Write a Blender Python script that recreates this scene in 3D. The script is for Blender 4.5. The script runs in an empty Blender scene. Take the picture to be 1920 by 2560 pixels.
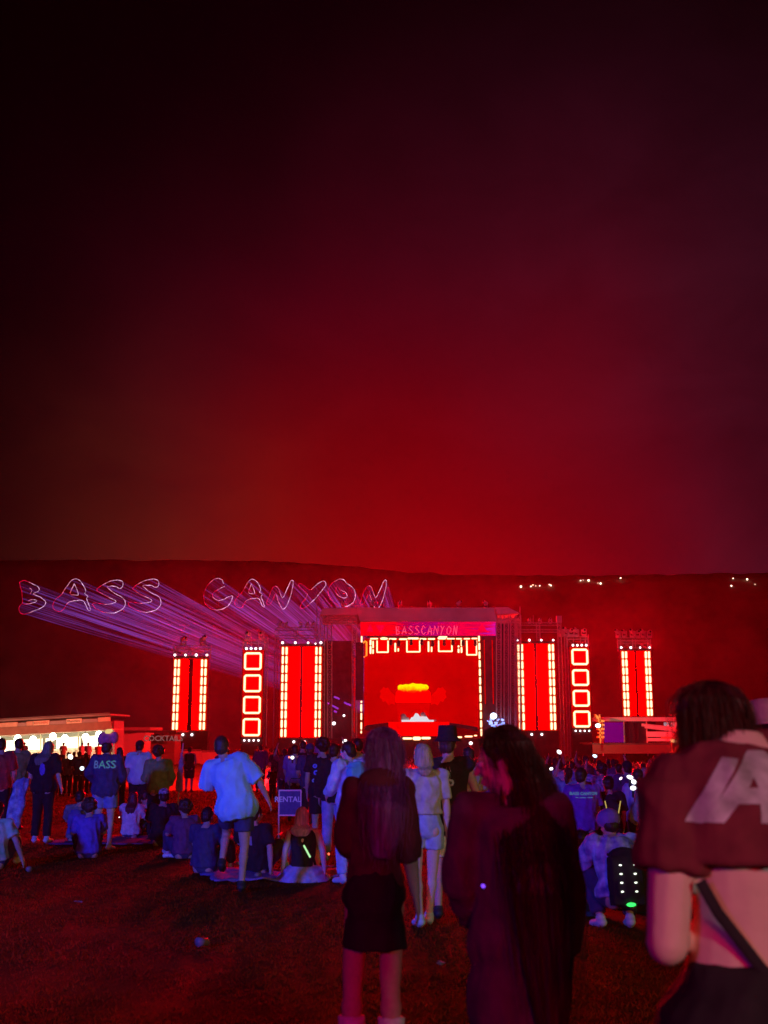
import bpy, bmesh, math, random
import numpy as np
from mathutils import Vector, Matrix, noise
random.seed(7); np.random.seed(7)
SC = bpy.context.scene; COL = SC.collection
R = math.radians; PI = math.pi
# ------------------------------------------------------------------ camera, world, lamps, exposure
CAM_Z, F, PITCH = 1.55, 2800.0, math.atan(550/2800.0)
cam = bpy.data.cameras.new('camera'); camo = bpy.data.objects.new('camera', cam); COL.objects.link(camo)
cam.sensor_fit = 'VERTICAL'; cam.sensor_height = 24; cam.sensor_width = 18; cam.lens = F/2560*24
cam.clip_end = 3000; cam.clip_start = .05
camo.location = (0, 0, CAM_Z); camo.rotation_euler = (PI/2+PITCH, 0, 0)
cam.dof.use_dof = True; cam.dof.focus_distance = 60; cam.dof.aperture_fstop = 2.4
SC.camera = camo
SC.view_settings.view_transform = 'Standard'; SC.view_settings.look = 'None'
SC.view_settings.gamma = 1; SC.view_settings.exposure = 0; SC.view_settings.use_curve_mapping = False
SC.cycles.transparent_max_bounces = 64; SC.cycles.volume_bounces = 0; SC.cycles.max_bounces = 6
SC.cycles.use_denoising = True; SC.cycles.sample_clamp_indirect = 4
SC.cycles.volume_step_rate = 1; SC.cycles.caustics_reflective = False; SC.cycles.caustics_refractive = False

def nt(m): m.use_nodes = True; n = m.node_tree; n.nodes.clear(); return n
W = bpy.data.worlds.new('World'); SC.world = W
n = nt(W)
# night sky: dust and low cloud over the venue glow red, strongest low above the stage
tc = n.nodes.new('ShaderNodeTexCoord')
def mth(n, op, a, b=None, c=None):
    k = n.nodes.new('ShaderNodeMath'); k.operation = op
    for i, v in enumerate((a, b, c)):
        if v is None: continue
        if isinstance(v, (int, float)): k.inputs[i].default_value = v
        else: n.links.new(v, k.inputs[i])
    return k.outputs[0]
def glow_dir(n, d, vec):
    k = n.nodes.new('ShaderNodeVectorMath'); k.operation = 'DOT_PRODUCT'
    k.inputs[1].default_value = Vector(d).normalized(); n.links.new(vec, k.inputs[0])
    a = mth(n, 'ARCCOSINE', mth(n, 'MINIMUM', k.outputs['Value'], .99999)); return a    # angle
nv = n.nodes.new('ShaderNodeVectorMath'); nv.operation = 'NORMALIZE'; sq_ = n.nodes.new('ShaderNodeVectorMath'); sq_.operation = 'MULTIPLY'; sq_.inputs[1].default_value = (1.22, 1, 1)
n.links.new(tc.outputs['Generated'], sq_.inputs[0]); n.links.new(sq_.outputs[0], nv.inputs[0])
ang = glow_dir(n, (.06, 1, .10), nv.outputs[0])
nz = n.nodes.new('ShaderNodeTexNoise'); nz.inputs['Scale'].default_value = 3.2; nz.inputs['Detail'].default_value = 3
nz.inputs['Roughness'].default_value = .45
n.links.new(nv.outputs[0], nz.inputs['Vector'])
ang2 = mth(n, 'ADD', ang, mth(n, 'MULTIPLY', mth(n, 'SUBTRACT', nz.outputs['Fac'], .5), .16))
ramp = n.nodes.new('ShaderNodeValToRGB'); cr = ramp.color_ramp; cr.interpolation = 'B_SPLINE'
n.links.new(mth(n, 'DIVIDE', ang2, .75), ramp.inputs['Fac'])
def lin(c): return tuple(((v/255)/12.92 if v <= 10 else ((v/255+.055)/1.055)**2.4) for v in c)
SKY = [(0, (128, 0, 3)), (.12, (122, 0, 6)), (.26, (98, 0, 11)), (.4, (68, 1, 16)), (.53, (38, 2, 12)), (.67, (13, 0, 4)), (.82, (6, 0, 1)), (1, (4, 0, 0))]
while len(cr.elements) < len(SKY): cr.elements.new(.5)
for e, (p, c) in zip(cr.elements, SKY): e.position = p; e.color = lin(c)+(1,)
bg = n.nodes.new('ShaderNodeBackground'); bg.inputs['Strength'].default_value = 1.0
# uneven smoke and dust: brownish bank low left, greyer violet veil upper right
nz2 = n.nodes.new('ShaderNodeTexNoise'); nz2.inputs['Scale'].default_value = 5.5; nz2.inputs['Detail'].default_value = 5; nz2.inputs['Roughness'].default_value = .55; nz2.inputs['Distortion'].default_value = .4
st_ = n.nodes.new('ShaderNodeVectorMath'); st_.operation = 'MULTIPLY'; st_.inputs[1].default_value = (1, 1, 2.2); n.links.new(nv.outputs[0], st_.inputs[0]); n.links.new(st_.outputs[0], nz2.inputs['Vector'])
patch = mth(n, 'ADD', .78, mth(n, 'MULTIPLY', nz2.outputs['Fac'], .42))
sc = n.nodes.new('ShaderNodeVectorMath'); sc.operation = 'SCALE'; n.links.new(ramp.outputs['Color'], sc.inputs[0]); n.links.new(patch, sc.inputs['Scale'])
def veil(d, width, col, src):
    a = glow_dir(n, d, tc.outputs['Generated']); f = mth(n, 'MULTIPLY', mth(n, 'POWER', mth(n, 'MAXIMUM', mth(n, 'SUBTRACT', 1, mth(n, 'DIVIDE', a, width)), 0), 1.6), nz2.outputs['Fac'])
    q = n.nodes.new('ShaderNodeVectorMath'); q.operation = 'SCALE'; q.inputs[0].default_value = col; n.links.new(f, q.inputs['Scale'])
    w = n.nodes.new('ShaderNodeVectorMath'); w.operation = 'ADD'; n.links.new(src, w.inputs[0]); n.links.new(q.outputs[0], w.inputs[1]); return w.outputs[0]
o1 = veil((-.20, 1, .165), .26, (.06, .013, .0), sc.outputs[0]); o1 = veil((.30, 1, .38), .42, (.036, .006, .014), o1); o1 = veil((.36, 1, .10), .16, (.036, .007, .016), o1)
n.links.new(o1, bg.inputs['Color'])
ow = n.nodes.new('ShaderNodeOutputWorld'); n.links.new(bg.outputs[0], ow.inputs[0])

def spot(name, loc, aim, col, power, size=1.0, ang=80, blend=.8):
    l = bpy.data.lights.new(name, 'SPOT'); l.color = col; l.energy = power; l.shadow_soft_size = size
    l.spot_size = R(ang); l.spot_blend = blend
    o = bpy.data.objects.new(name, l); COL.objects.link(o); o.location = loc
    o.rotation_euler = (Vector(aim)-Vector(loc)).to_track_quat('-Z', 'Y').to_euler(); return o
# unseen lamps behind the photographer; the red and violet ones are added fill
spot('blue_field_lamp', (-13, -5, 5.0), (-.5, 22, 1.2), (.03, .07, 1.0), 18000, .7, 46, .7)
spot('warm_field_lamp', (17, 0, 4.0), (0, 15, 1.3), (.62, 1.0, .18), 1100, .6, 40, .7)
spot('pink_field_lamp', (4.5, -5, 3.2), (1.7, 3, 1.3), (.74, .92, .90), 560, .4, 26, .7)
spot('red_fill_lamp', (1.5, -6, 3.6), (.6, 8, .8), (1, 0, .01), 1150, .6, 84, .9)  # added red fill standing in for the veil over the foreground
spot('violet_fill_lamp', (-5, -4, 3.4), (.6, 5, 1.6), (.45, .02, .8), 480, .5, 32, .8)  # added fill that tints the nearest backs purple
for sx_ in (-30, 46): spot('red_crowd_fill', (sx_, 58, 12), (sx_*.1+8, 80, -5) if sx_ < 0 else (6, 82, -5), (1, .012, .02), 700000, .8, 46, .6)  # unseen lamps added to redden the crowd from the sides
spot('hill_fill_lamp', (10, 172, 9), (30, 450, 60), (1, 0, .01), 2.0e6, 2, 84, 1.0)  # unseen lamp added to brighten the hills
spot('violet_roof_fill', (6, 75, 6), (0, 140, 17), (.75, .30, 1.0), 11000, .6, 50)  # unseen lamp added to light the stage roof

LED = 75.0
HAZE = .000055

# ------------------------------------------------------------------ helpers
def P(px, py, Y):
    u = (px-960)/F; v = (1280-py)/F
    d = Vector((u, math.cos(PITCH)-v*math.sin(PITCH), math.sin(PITCH)+v*math.cos(PITCH)))
    return Vector((0, 0, CAM_Z)) + d*(Y/d.y)
def sstep(a, b, x): t = min(1, max(0, (x-a)/(b-a))); return t*t*(3-2*t)
def gh(x, y):
    """height of the lawn"""
    lawn = -.018*min(y, 45) if y > 0 else -.018*y
    bowl = -2.0*sstep(46, 66, y)*sstep(-16, -8, x)-.38*sstep(26, 50, y)*(1-sstep(-16, -8, x))
    return lawn+bowl-.42*sstep(.9, 2.8, x)*sstep(9, 16, y)*(1-sstep(46, 66, y))
_M = {}
def mat(name, col=(.5, .5, .5), rough=.85, emit=None, es=1.0, var=.25, scale=30, bump=.15, metal=0, sampled=True, stretch=None, hilite=None):
    if name in _M: return _M[name]
    m = bpy.data.materials.new(name); n = nt(m); o = n.nodes.new('ShaderNodeOutputMaterial')
    if emit is not None and not callable(emit):
        e = n.nodes.new('ShaderNodeEmission'); e.inputs[0].default_value = tuple(emit)+(1,); e.inputs[1].default_value = es
        n.links.new(e.outputs[0], o.inputs[0])
        if not sampled: m.cycles.emission_sampling = 'NONE'
        _M[name] = m; return m
    b = n.nodes.new('ShaderNodeBsdfPrincipled'); b.inputs['Roughness'].default_value = rough; b.inputs['Metallic'].default_value = metal
    b.inputs['Specular IOR Level'].default_value = .3
    t = n.nodes.new('ShaderNodeTexCoord'); z = n.nodes.new('ShaderNodeTexNoise'); z.inputs['Scale'].default_value = scale; z.inputs['Detail'].default_value = 4
    src = t.outputs['Object']
    if stretch:
        mp = n.nodes.new('ShaderNodeMapping'); mp.inputs['Scale'].default_value = stretch; n.links.new(src, mp.inputs[0]); src = mp.outputs[0]
    n.links.new(src, z.inputs['Vector'])
    rp = n.nodes.new('ShaderNodeValToRGB'); rp.color_ramp.elements[0].position = .3; rp.color_ramp.elements[1].position = .7
    hi = hilite or tuple(min(1, c*(1+var)) for c in col)
    rp.color_ramp.elements[0].color = tuple(c*(1-var) for c in col)+(1,); rp.color_ramp.elements[1].color = tuple(hi)+(1,)
    n.links.new(z.outputs['Fac'], rp.inputs[0]); n.links.new(rp.outputs[0], b.inputs['Base Color'])
    if bump:
        bp = n.nodes.new('ShaderNodeBump'); bp.inputs['Strength'].default_value = bump; bp.inputs['Distance'].default_value = .02
        n.links.new(z.outputs['Fac'], bp.inputs['Height']); n.links.new(bp.outputs[0], b.inputs['Normal'])
    n.links.new(b.outputs[0], o.inputs[0]); _M[name] = m; return m
def objmat(name, rough=.9):
    """colour comes from the object's own colour: one cloth, many people"""
    if name in _M: return _M[name]
    m = bpy.data.materials.new(name); n = nt(m); o = n.nodes.new('ShaderNodeOutputMaterial')
    b = n.nodes.new('ShaderNodeBsdfPrincipled'); b.inputs['Roughness'].default_value = rough
    i = n.nodes.new('ShaderNodeObjectInfo'); n.links.new(i.outputs['Color'], b.inputs['Base Color']); n.links.new(b.outputs[0], o.inputs[0]); _M[name] = m; return m
def tag(o, label=None, cat=None, group=None, kind=None):
    if label: o['label'] = label
    if cat: o['category'] = cat
    if group: o['group'] = group
    if kind: o['kind'] = kind
    return o
def link(name, me, parent=None, loc=None):
    o = bpy.data.objects.new(name, me); COL.objects.link(o)
    if parent is not None: o.parent = parent
    if loc is not None: o.location = loc
    return o
def empty(name, loc=(0, 0, 0), rot=(0, 0, 0)):
    o = bpy.data.objects.new(name, None); COL.objects.link(o); o.location = loc; o.rotation_euler = rot; o.empty_display_size = .2; return o
class MB:
    def __init__(s): s.v = []; s.f = []
    def add(s, v, f):
        k = len(s.v); s.v += [tuple(p) for p in v]; s.f += [tuple(i+k for i in q) for q in f]; return s
    def box(s, c, d, rot=None):
        hx, hy, hz = d[0]/2, d[1]/2, d[2]/2
        v = [Vector((x, y, z)) for x in (-hx, hx) for y in (-hy, hy) for z in (-hz, hz)]
        if rot is not None: v = [rot @ p for p in v]
        return s.add([Vector(c)+p for p in v], [(0, 1, 3, 2), (4, 6, 7, 5), (0, 4, 5, 1), (2, 3, 7, 6), (0, 2, 6, 4), (1, 5, 7, 3)])
    def hull(s, front, back):
        """prism between two equal outlines"""
        k = len(front); v = list(front)+list(back)
        return s.add(v, [tuple(range(k))[::-1], tuple(range(k, 2*k))]+[(i, (i+1) % k, k+(i+1) % k, k+i) for i in range(k)])
    def tube(s, pts, r, n=6, r2=None, flat=None, side=None):
        pts = [Vector(p) for p in pts]; rings = []; L = len(pts); r2 = r if r2 is None else r2
        for i, p in enumerate(pts):
            t = (pts[min(i+1, L-1)]-pts[max(i-1, 0)]).normalized()
            a = Vector(side) if side is not None else (Vector((0, 0, 1)) if abs(t.z) < .9 else Vector((1, 0, 0)))
            a = (a-t*a.dot(t)).normalized(); b = t.cross(a)
            rr = r+(r2-r)*i/max(1, L-1); fx, fy = flat or (1, 1)
            rings.append([p+a*math.cos(q)*rr*fx+b*math.sin(q)*rr*fy for q in (2*PI*j/n for j in range(n))])
        v = [q for g in rings for q in g]; f = []
        for i in range(L-1):
            for j in range(n): f.append((i*n+j, i*n+(j+1) % n, (i+1)*n+(j+1) % n, (i+1)*n+j))
        f.append(tuple(range(n))[::-1]); f.append(tuple(range((L-1)*n, L*n)))
        return s.add(v, f)
    def cap(s, a, b, ra, rb=None, n=10, fx=1, fy=1, side=None):
        """tapered capsule"""
        rb = ra if rb is None else rb; a = Vector(a); b = Vector(b); t = b-a; L = t.length
        t = t.normalized() if L > 1e-6 else Vector((0, 0, 1))
        x = Vector(side) if side is not None else (Vector((1, 0, 0)) if abs(t.x) < .9 else Vector((0, 1, 0)))
        x = (x-t*x.dot(t)).normalized(); y = t.cross(x)
        g = []
        for q in (-80, -55, -25, 0): g.append((a+t*ra*math.sin(R(q)), ra*math.cos(R(q))))
        for q in (0, 25, 55, 80): g.append((b+t*rb*math.sin(R(q)), rb*math.cos(R(q))))
        v = [c+x*math.cos(w)*r*fx+y*math.sin(w)*r*fy for c, r in g for w in (2*PI*j/n for j in range(n))]
        f = [(i*n+j, i*n+(j+1) % n, (i+1)*n+(j+1) % n, (i+1)*n+j) for i in range(7) for j in range(n)]
        f += [tuple(range(n))[::-1], tuple(range(7*n, 8*n))]
        return s.add(v, f)
    def ell(s, c, r, rot=None, n=12, m=8):
        c = Vector(c); v = []; 
        for i in range(1, m):
            a = PI*i/m
            for j in range(n):
                p = Vector((r[0]*math.sin(a)*math.cos(2*PI*j/n), r[1]*math.sin(a)*math.sin(2*PI*j/n), -r[2]*math.cos(a)))
                v.append(c+(rot @ p if rot is not None else p))
        for z in (-r[2], r[2]):
            p = Vector((0, 0, z)); v.append(c+(rot @ p if rot is not None else p))
        f = [(i*n+j, i*n+(j+1) % n, (i+1)*n+(j+1) % n, (i+1)*n+j) for i in range(m-2) for j in range(n)]
        b = (m-1)*n
        f += [(b, (j+1) % n, j) for j in range(n)]+[(b+1, (m-2)*n+j, (m-2)*n+(j+1) % n) for j in range(n)]
        return s.add(v, f)
    def loft(s, rings, n=18):
        """rings: (centre, right, fwd, rx, ry)"""
        v = [Vector(c)+Vector(a)*math.cos(w)*rx+Vector(b)*math.sin(w)*ry for c, a, b, rx, ry in rings for w in (2*PI*j/n for j in range(n))]
        L = len(rings); f = [(i*n+j, i*n+(j+1) % n, (i+1)*n+(j+1) % n, (i+1)*n+j) for i in range(L-1) for j in range(n)]
        f += [tuple(range(n))[::-1], tuple(range((L-1)*n, L*n))]
        return s.add(v, f)
    def mesh(s, name):
        me = bpy.data.meshes.new(name); me.from_pydata(s.v, [], s.f); me.update(); return me
    def build(s, name, m, parent=None, smooth=False, loc=None):
        me = s.mesh(name)
        if m is not None: me.materials.append(m)
        if smooth: me.polygons.foreach_set('use_smooth', [True]*len(me.polygons))
        return link(name, me, parent, loc)
def blob(name, mb, voxel, mats, parent=None, smooth=3, disp=None, link_it=True):
    """union of overlapping solids -> one continuous skin"""
    me0 = mb.mesh('tmp'); o = bpy.data.objects.new('tmp', me0); COL.objects.link(o)
    md = o.modifiers.new('r', 'REMESH'); md.mode = 'VOXEL'; md.voxel_size = voxel
    if smooth: ms = o.modifiers.new('s', 'SMOOTH'); ms.factor = .5; ms.iterations = smooth
    dg = bpy.context.evaluated_depsgraph_get()
    me = bpy.data.meshes.new_from_object(o.evaluated_get(dg)); me.name = name
    bpy.data.objects.remove(o); bpy.data.meshes.remove(me0)
    me.materials.clear()
    for m in (mats if isinstance(mats, (list, tuple)) else [mats]): me.materials.append(m)
    if disp:
        k = len(me.vertices); nr = np.empty(k*3); me.vertices.foreach_get('normal', nr); nr = nr.reshape(-1, 3)
        co = np.empty(k*3); me.vertices.foreach_get('co', co); co = co.reshape(-1, 3)
        d = np.array([disp(Vector(c)) for c in co]); co += nr*d[:, None]; me.vertices.foreach_set('co', co.ravel())
    me.polygons.foreach_set('use_smooth', [True]*len(me.polygons)); me.update()
    if not link_it: return me
    return link(name, me, parent)
def folds(amp, fr=(9, 9, 5), seed=0):
    def d(c):
        q = Vector((c.x*fr[0]+seed, c.y*fr[1], c.z*fr[2])); a = noise.noise(q); return amp*(1-2*abs(a)*1.6)+amp*.5*noise.noise(q*2.7)
    return d
def textmesh(body, size, depth=.004, shear=0, bold=0):
    c = bpy.data.curves.new('t', 'FONT'); c.body = body; c.size = size; c.extrude = depth; c.align_x = 'CENTER'; c.align_y = 'CENTER'; c.shear = shear; c.offset = bold; c.resolution_u = 2
    o = bpy.data.objects.new('t', c); COL.objects.link(o); dg = bpy.context.evaluated_depsgraph_get()
    me = bpy.data.meshes.new_from_object(o.evaluated_get(dg)); bpy.data.objects.remove(o); me.materials.clear(); return me
def put_text(name, body, size, m, loc, parent=None, rot=(PI/2, 0, 0), depth=.004, bold=0, shear=0):
    me = textmesh(body, size, depth, shear, bold); me.materials.append(m); o = link(name, me, parent, loc); o.rotation_euler = rot; return o

# ------------------------------------------------------------------ ground, hills, haze
red_wash = []
for px, py, D in ((480, 1600, 134), (630, 1600, 134), (900, 1545, 133), (1050, 1545, 133), (1240, 1545, 133), (1450, 1600, 143), (1600, 1600, 150)):
    red_wash.append(spot('red_wash_lamp', P(px, py, D), (P(px, py, D).x*.2, 2, 0), (1.0, .0, .004), 1.9e5, 1.6, 30, 1.0))
for px, D, zz in ((900, 166, 20), (1220, 168, 20)):      # added lamps hidden behind the stage, reddening smoke and hills
    pl = bpy.data.lights.new('red_back_fill', 'POINT'); pl.color = (1, 0, .01); pl.energy = 3e4; pl.shadow_soft_size = 1.5
    po = bpy.data.objects.new('red_back_fill', pl); COL.objects.link(po); po.location = (P(px, 1600, D).x, D, zz)
def grid_mesh(name, xs, ys, zf):
    v = [(x, y, zf(x, y)) for y in ys for x in xs]; nx = len(xs)
    f = [(j*nx+i, j*nx+i+1, (j+1)*nx+i+1, (j+1)*nx+i) for j in range(len(ys)-1) for i in range(nx-1)]
    me = bpy.data.meshes.new(name); me.from_pydata(v, [], f); me.polygons.foreach_set('use_smooth', [True]*len(f)); return me
xs = sorted(set([-600, -400, -250, -170]+[-120+4*i for i in range(16)]+[-56+2*i for i in range(57)]+[60+6*i for i in range(12)]+[170, 250, 400, 600]))
ys = [-80, -40, -20, -10]+[-5+.5*i for i in range(70)]+[30+1.5*i for i in range(100)]+[182, 190, 200, 215, 230, 260, 300, 340, 1200]
def gz(x, y):
    z = gh(x, y)
    if y < 40: z += .03*noise.noise(Vector((x*.35, y*.35, 0)))+.012*noise.noise(Vector((x*1.7, y*1.7, 3)))
    if y > 175: z -= 95*sstep(175, 300, y)
    if abs(x) > 120: z += 0
    return z
gm = mat('lawn', (.095, .033, .007), .95, var=.3, scale=1.1, bump=0)
n = gm.node_tree; b = [k for k in n.nodes if k.type == 'BSDF_PRINCIPLED'][0]; b.inputs['Specular IOR Level'].default_value = .04
t = n.nodes['Texture Coordinate']; z2 = n.nodes.new('ShaderNodeTexNoise'); z2.inputs['Scale'].default_value = 45; z2.inputs['Detail'].default_value = 8; z2.inputs['Roughness'].default_value = .7
n.links.new(t.outputs['Object'], z2.inputs['Vector'])
bp = n.nodes.new('ShaderNodeBump'); bp.inputs['Strength'].default_value = .6; bp.inputs['Distance'].default_value = .04
n.links.new(z2.outputs['Fac'], bp.inputs['Height']); n.links.new(bp.outputs[0], b.inputs['Normal'])
g = link('ground', grid_mesh('ground', xs, ys, gz)); g.data.materials.append(gm); tag(g, kind='structure')
# short trampled grass near the camera
def grass(count, y0, y1, hs=1.0, ex=1.3, sd=3):
    rs = np.random.RandomState(sd)
    y = y0+(y1-y0)*rs.rand(count)**ex; x = (rs.rand(count)-.5)*(y*.78+2.5); k = len(x)
    z = np.array([gz(a, b_) for a, b_ in zip(x, y)])-.004
    h = (.012+.026*rs.rand(k))*hs; a = rs.rand(k)*2*PI; w = (.004+.004*rs.rand(k))*hs*(1 if hs == 1 else 3); lx = (rs.rand(k)-.5)*.05*hs; ly = (rs.rand(k)-.5)*.05*hs
    v = np.empty((k, 3, 3)); v[:, 0] = np.stack([x-np.cos(a)*w, y-np.sin(a)*w, z], 1); v[:, 1] = np.stack([x+np.cos(a)*w, y+np.sin(a)*w, z], 1); v[:, 2] = np.stack([x+lx, y+ly, z+h], 1)
    return v.reshape(-1, 3)
gv = np.concatenate([grass(210000, 2.2, 30), grass(110000, 26, 64, 1.7, 1.0, 5)]); me = bpy.data.meshes.new('grass'); me.from_pydata(gv.tolist(), [], np.arange(len(gv)).reshape(-1, 3).tolist())
go = link('grass', me); gm2 = mat('grass_blade', (.17, .05, .008), .8, var=.4, scale=6, bump=0); go.data.materials.append(gm2); tag(go, kind='stuff')
n = gm2.node_tree; b = [k for k in n.nodes if k.type == 'BSDF_PRINCIPLED'][0]; b.inputs['Specular IOR Level'].default_value = .04; tl = n.nodes.new('ShaderNodeBsdfTranslucent'); mx = n.nodes.new('ShaderNodeMixShader'); mx.inputs[0].default_value = .35; oo = [k for k in n.nodes if k.type == 'OUTPUT_MATERIAL'][0]
n.links.new(b.inputs['Base Color'].links[0].from_socket, tl.inputs[0]); n.links.new(b.outputs[0], mx.inputs[1]); n.links.new(tl.outputs[0], mx.inputs[2]); n.links.new(mx.outputs[0], oo.inputs[0])

def ridge_y(px): 
    pts = [(-900, 1430), (-300, 1412), (0, 1402), (250, 1396), (480, 1399), (620, 1404), (800, 1410), (950, 1422), (1100, 1432), (1300, 1437), (1500, 1440), (1700, 1436), (1900, 1432), (2300, 1440), (2900, 1450)]
    for (a, ya), (b_, yb) in zip(pts, pts[1:]):
        if a <= px <= b_: return ya+(yb-ya)*(px-a)/(b_-a)
    return 1440
def hill_z(x, y):
    top = P(960+x/470*F*.98, ridge_y(960+x/470*F*.98), 470).z
    t_ = sstep(395, 470, y); z = -110+(top+110)*t_
    if y > 470: z = top-12*sstep(470, 700, y)
    return z+3.5*noise.noise(Vector((x*.02, y*.02, 1)))*min(1, t_*1.5)*(1 if y < 465 else .25)+1.1*noise.noise(Vector((x*.13, y*.1, 9)))+(1-abs(2*t_-1))*9*noise.noise(Vector((x*.012, y*.004, 5)))
hm = mat('hillside', (.16, .12, .08), .95, var=.4, scale=.05, bump=.5)
h = link('hills', grid_mesh('hills', [-480+5*i for i in range(193)], [390+6*i for i in range(16)]+[495, 530, 600, 690], hill_z)); h.data.materials.append(hm); tag(h, kind='structure')

hz = MB().box((0, 330, -11), (1200, 780, 198)).build('haze', None); m = bpy.data.materials.new('night_haze'); n = nt(m); m.node_tree.nodes.clear()
pv = n.nodes.new('ShaderNodeVolumePrincipled'); pv.inputs['Density'].default_value = HAZE; pv.inputs['Color'].default_value = (.9, .9, .9, 1); pv.inputs['Anisotropy'].default_value = .8
o_ = n.nodes.new('ShaderNodeOutputMaterial'); n.links.new(pv.outputs[0], o_.inputs['Volume']); hz.data.materials.append(m); tag(hz, kind='stuff')

# ------------------------------------------------------------------ lights on the far hillside
lm = mat('window_glow', emit=(1, .82, .62), es=6, sampled=False)
Z4 = lambda x, y: (1240+x/2.44, 1400+y/2.44)
TOWN = [(152, 162, 1.6), (213, 161, 1.1), (225, 152, .8), (243, 158, .6), (267, 157, 1.0), (325, 150, .9), (335, 155, 1.2), (516, 125, 1.0), (532, 122, .5), (565, 124, 1.7), (622, 140, .5), (638, 143, 1.5), (667, 179, 1.1), (760, 110, 1.2), (1447, 112, .9), (1436, 157, 1.2), (1532, 118, 1.5), (1580, 148, .6), (-620, 160, .5)]
hl = MB().ell((0, 0, 0), (.22, .22, .2), n=8, m=5).mesh('house_light'); hl.materials.append(lm)
for x, y, s in TOWN:
    px, py = Z4(x, y); q = P(px, py, 400)
    for k in range(60):                     # walk the ray until it meets the slope
        Y = 396+k*1.3; q = P(px, py, Y)
        if q.z <= hill_z(q.x, Y): break
    q = P(px, py, Y-.8); o = link('house_light', hl, None, q); o.scale = (s, s, s*1.1)
    side = 'left of the stage roof' if x < 0 else 'in the left cluster' if x < 400 else 'in the middle cluster' if x < 1000 else 'in the far right cluster'
    tag(o, ('small pale house light on the dark hillside '+side), 'light', 'house lights on the far hillside'+(' '+side if x > 0 else ''))
# ------------------------------------------------------------------ LED towers
RED = mat('led_red', emit=(1, 0, 0), es=LED)
BAR = mat('led_bar_white', emit=(1.0, .82, .50), es=1.7, sampled=False)
BARY = mat('led_bar_edge', emit=(1.0, .30, .03), es=1.3, sampled=False)  # orange rim glow painted in for the bloom of the bars
BLK = mat('black_steel', (.03, .03, .032), .6, var=.2, scale=8)
ALU = mat('aluminium_truss', (.42, .42, .44), .5, metal=.3, var=.15, scale=6)
BLOOM = mat('bloom_sheet', emit=(.42, .0, .0), es=1, sampled=False)  # red bloom around the bars, painted as a glowing sheet
FAB = mat('scrim_cloth', (.06, .05, .055), .95, var=.3, scale=1)
STR = mat('strobe_glass', emit=(1, .93, .96), es=3.2, sampled=False)
GREYL = mat('lamp_housing', (.5, .48, .5), .5, var=.1)
def PXW(w, Y): return w*Y*(1/math.cos(PITCH))/F*.985      # pixels -> metres near the horizon at distance Y
def bxc(px0, py0, px1, py1, Y):
    ym, xm = (py0+py1)/2, (px0+px1)/2
    x0, x1 = P(px0, ym, Y).x, P(px1, ym, Y).x; z1, z0 = P(xm, py0, Y).z, P(xm, py1, Y).z
    return x0, x1, z0, z1
def pbox(name, px0, py0, px1, py1, Y, dep, m, parent=None, smooth=False):
    x0, x1, z0, z1 = bxc(px0, py0, px1, py1, Y); off = Vector(parent.location) if parent is not None else Vector((0, 0, 0))
    return MB().box(((x0+x1)/2-off.x, Y+dep/2-off.y, (z0+z1)/2-off.z), (x1-x0, dep, z1-z0)).build(name, m, parent)
def pboxmb(mb, px0, py0, px1, py1, Y, dep, off):
    x0, x1, z0, z1 = bxc(px0, py0, px1, py1, Y); mb.box(((x0+x1)/2-off.x, Y+dep/2-off.y, (z0+z1)/2-off.z), (x1-x0, dep, z1-z0))
def truss(mb, a, b, w=.45, r=.035, bays=None, n=4):
    a = Vector(a); b = Vector(b); t = (b-a); L = t.length; t.normalize()
    u = Vector((0, 0, 1)) if abs(t.z) < .8 else Vector((1, 0, 0)); u = (u-t*u.dot(t)).normalized(); s_ = t.cross(u)
    cs = [u*w/2+s_*w/2, u*w/2-s_*w/2, -u*w/2-s_*w/2, -u*w/2+s_*w/2]; bays = bays or max(2, int(L/w/1.1))
    for c in cs: mb.tube([a+c, b+c], r, n)
    for i in range(bays):
        p0 = a+t*L*i/bays; p1 = a+t*L*(i+1)/bays
        for k in range(4):
            c0, c1 = cs[k], cs[(k+1) % 4]; mb.tube([p0+(c0 if i % 2 else c1), p1+(c1 if i % 2 else c0)], r*.6, 3)
            mb.tube([p0+c0, p0+c1], r*.5, 3)
def barmesh(L, w):
    """LED batten: warm rim glow painted in for bloom, white diffuser standing proud of it"""
    mb = MB(); n_ = 12
    def cap2d(l, r, y): 
        o = []
        for k in range(n_//2+1): a = PI*k/(n_//2); o.append((r*math.cos(a), y, l/2-r+r*math.sin(a)))
        for k in range(n_//2+1): a = PI+PI*k/(n_//2); o.append((r*math.cos(a), y, -l/2+r+r*math.sin(a)))
        return o
    mb.hull(cap2d(L, w/2, -.08), cap2d(L, w/2, .05)); kf = len(mb.f); mb.hull(cap2d(L-.10, w/2-.035, -.13), cap2d(L-.06, w/2-.035, -.08))
    me = mb.mesh('led_bar'); me.materials.append(BARY); me.materials.append(BAR)
    for i, p in enumerate(me.polygons): p.material_index = 0 if i < kf else 1
    return me
def moving_head(parent, loc, yaw, tilt, s=1.0):
    mb = MB(); rz = Matrix.Rotation(yaw, 3, 'Z'); L = Vector(loc)
    mb.box(L+Vector((0, 0, .16*s)), (.5*s, .4*s, .28*s), rz)
    for k in (-1, 1): mb.box(L+rz @ Vector((k*.27*s, 0, .55*s)), (.08*s, .2*s, .6*s), rz)
    d = rz @ Vector((0, -math.cos(tilt), math.sin(tilt))); c = L+Vector((0, 0, .72*s)); mb.cap(c-d*.25*s, c+d*.35*s, .2*s, .25*s, 8)
    o = mb.build('moving_light', GREYL, parent); l = MB().ell(c+d*.55*s, (.14*s,)*3, n=8, m=5).build('lens', BLK, o); return o
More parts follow.
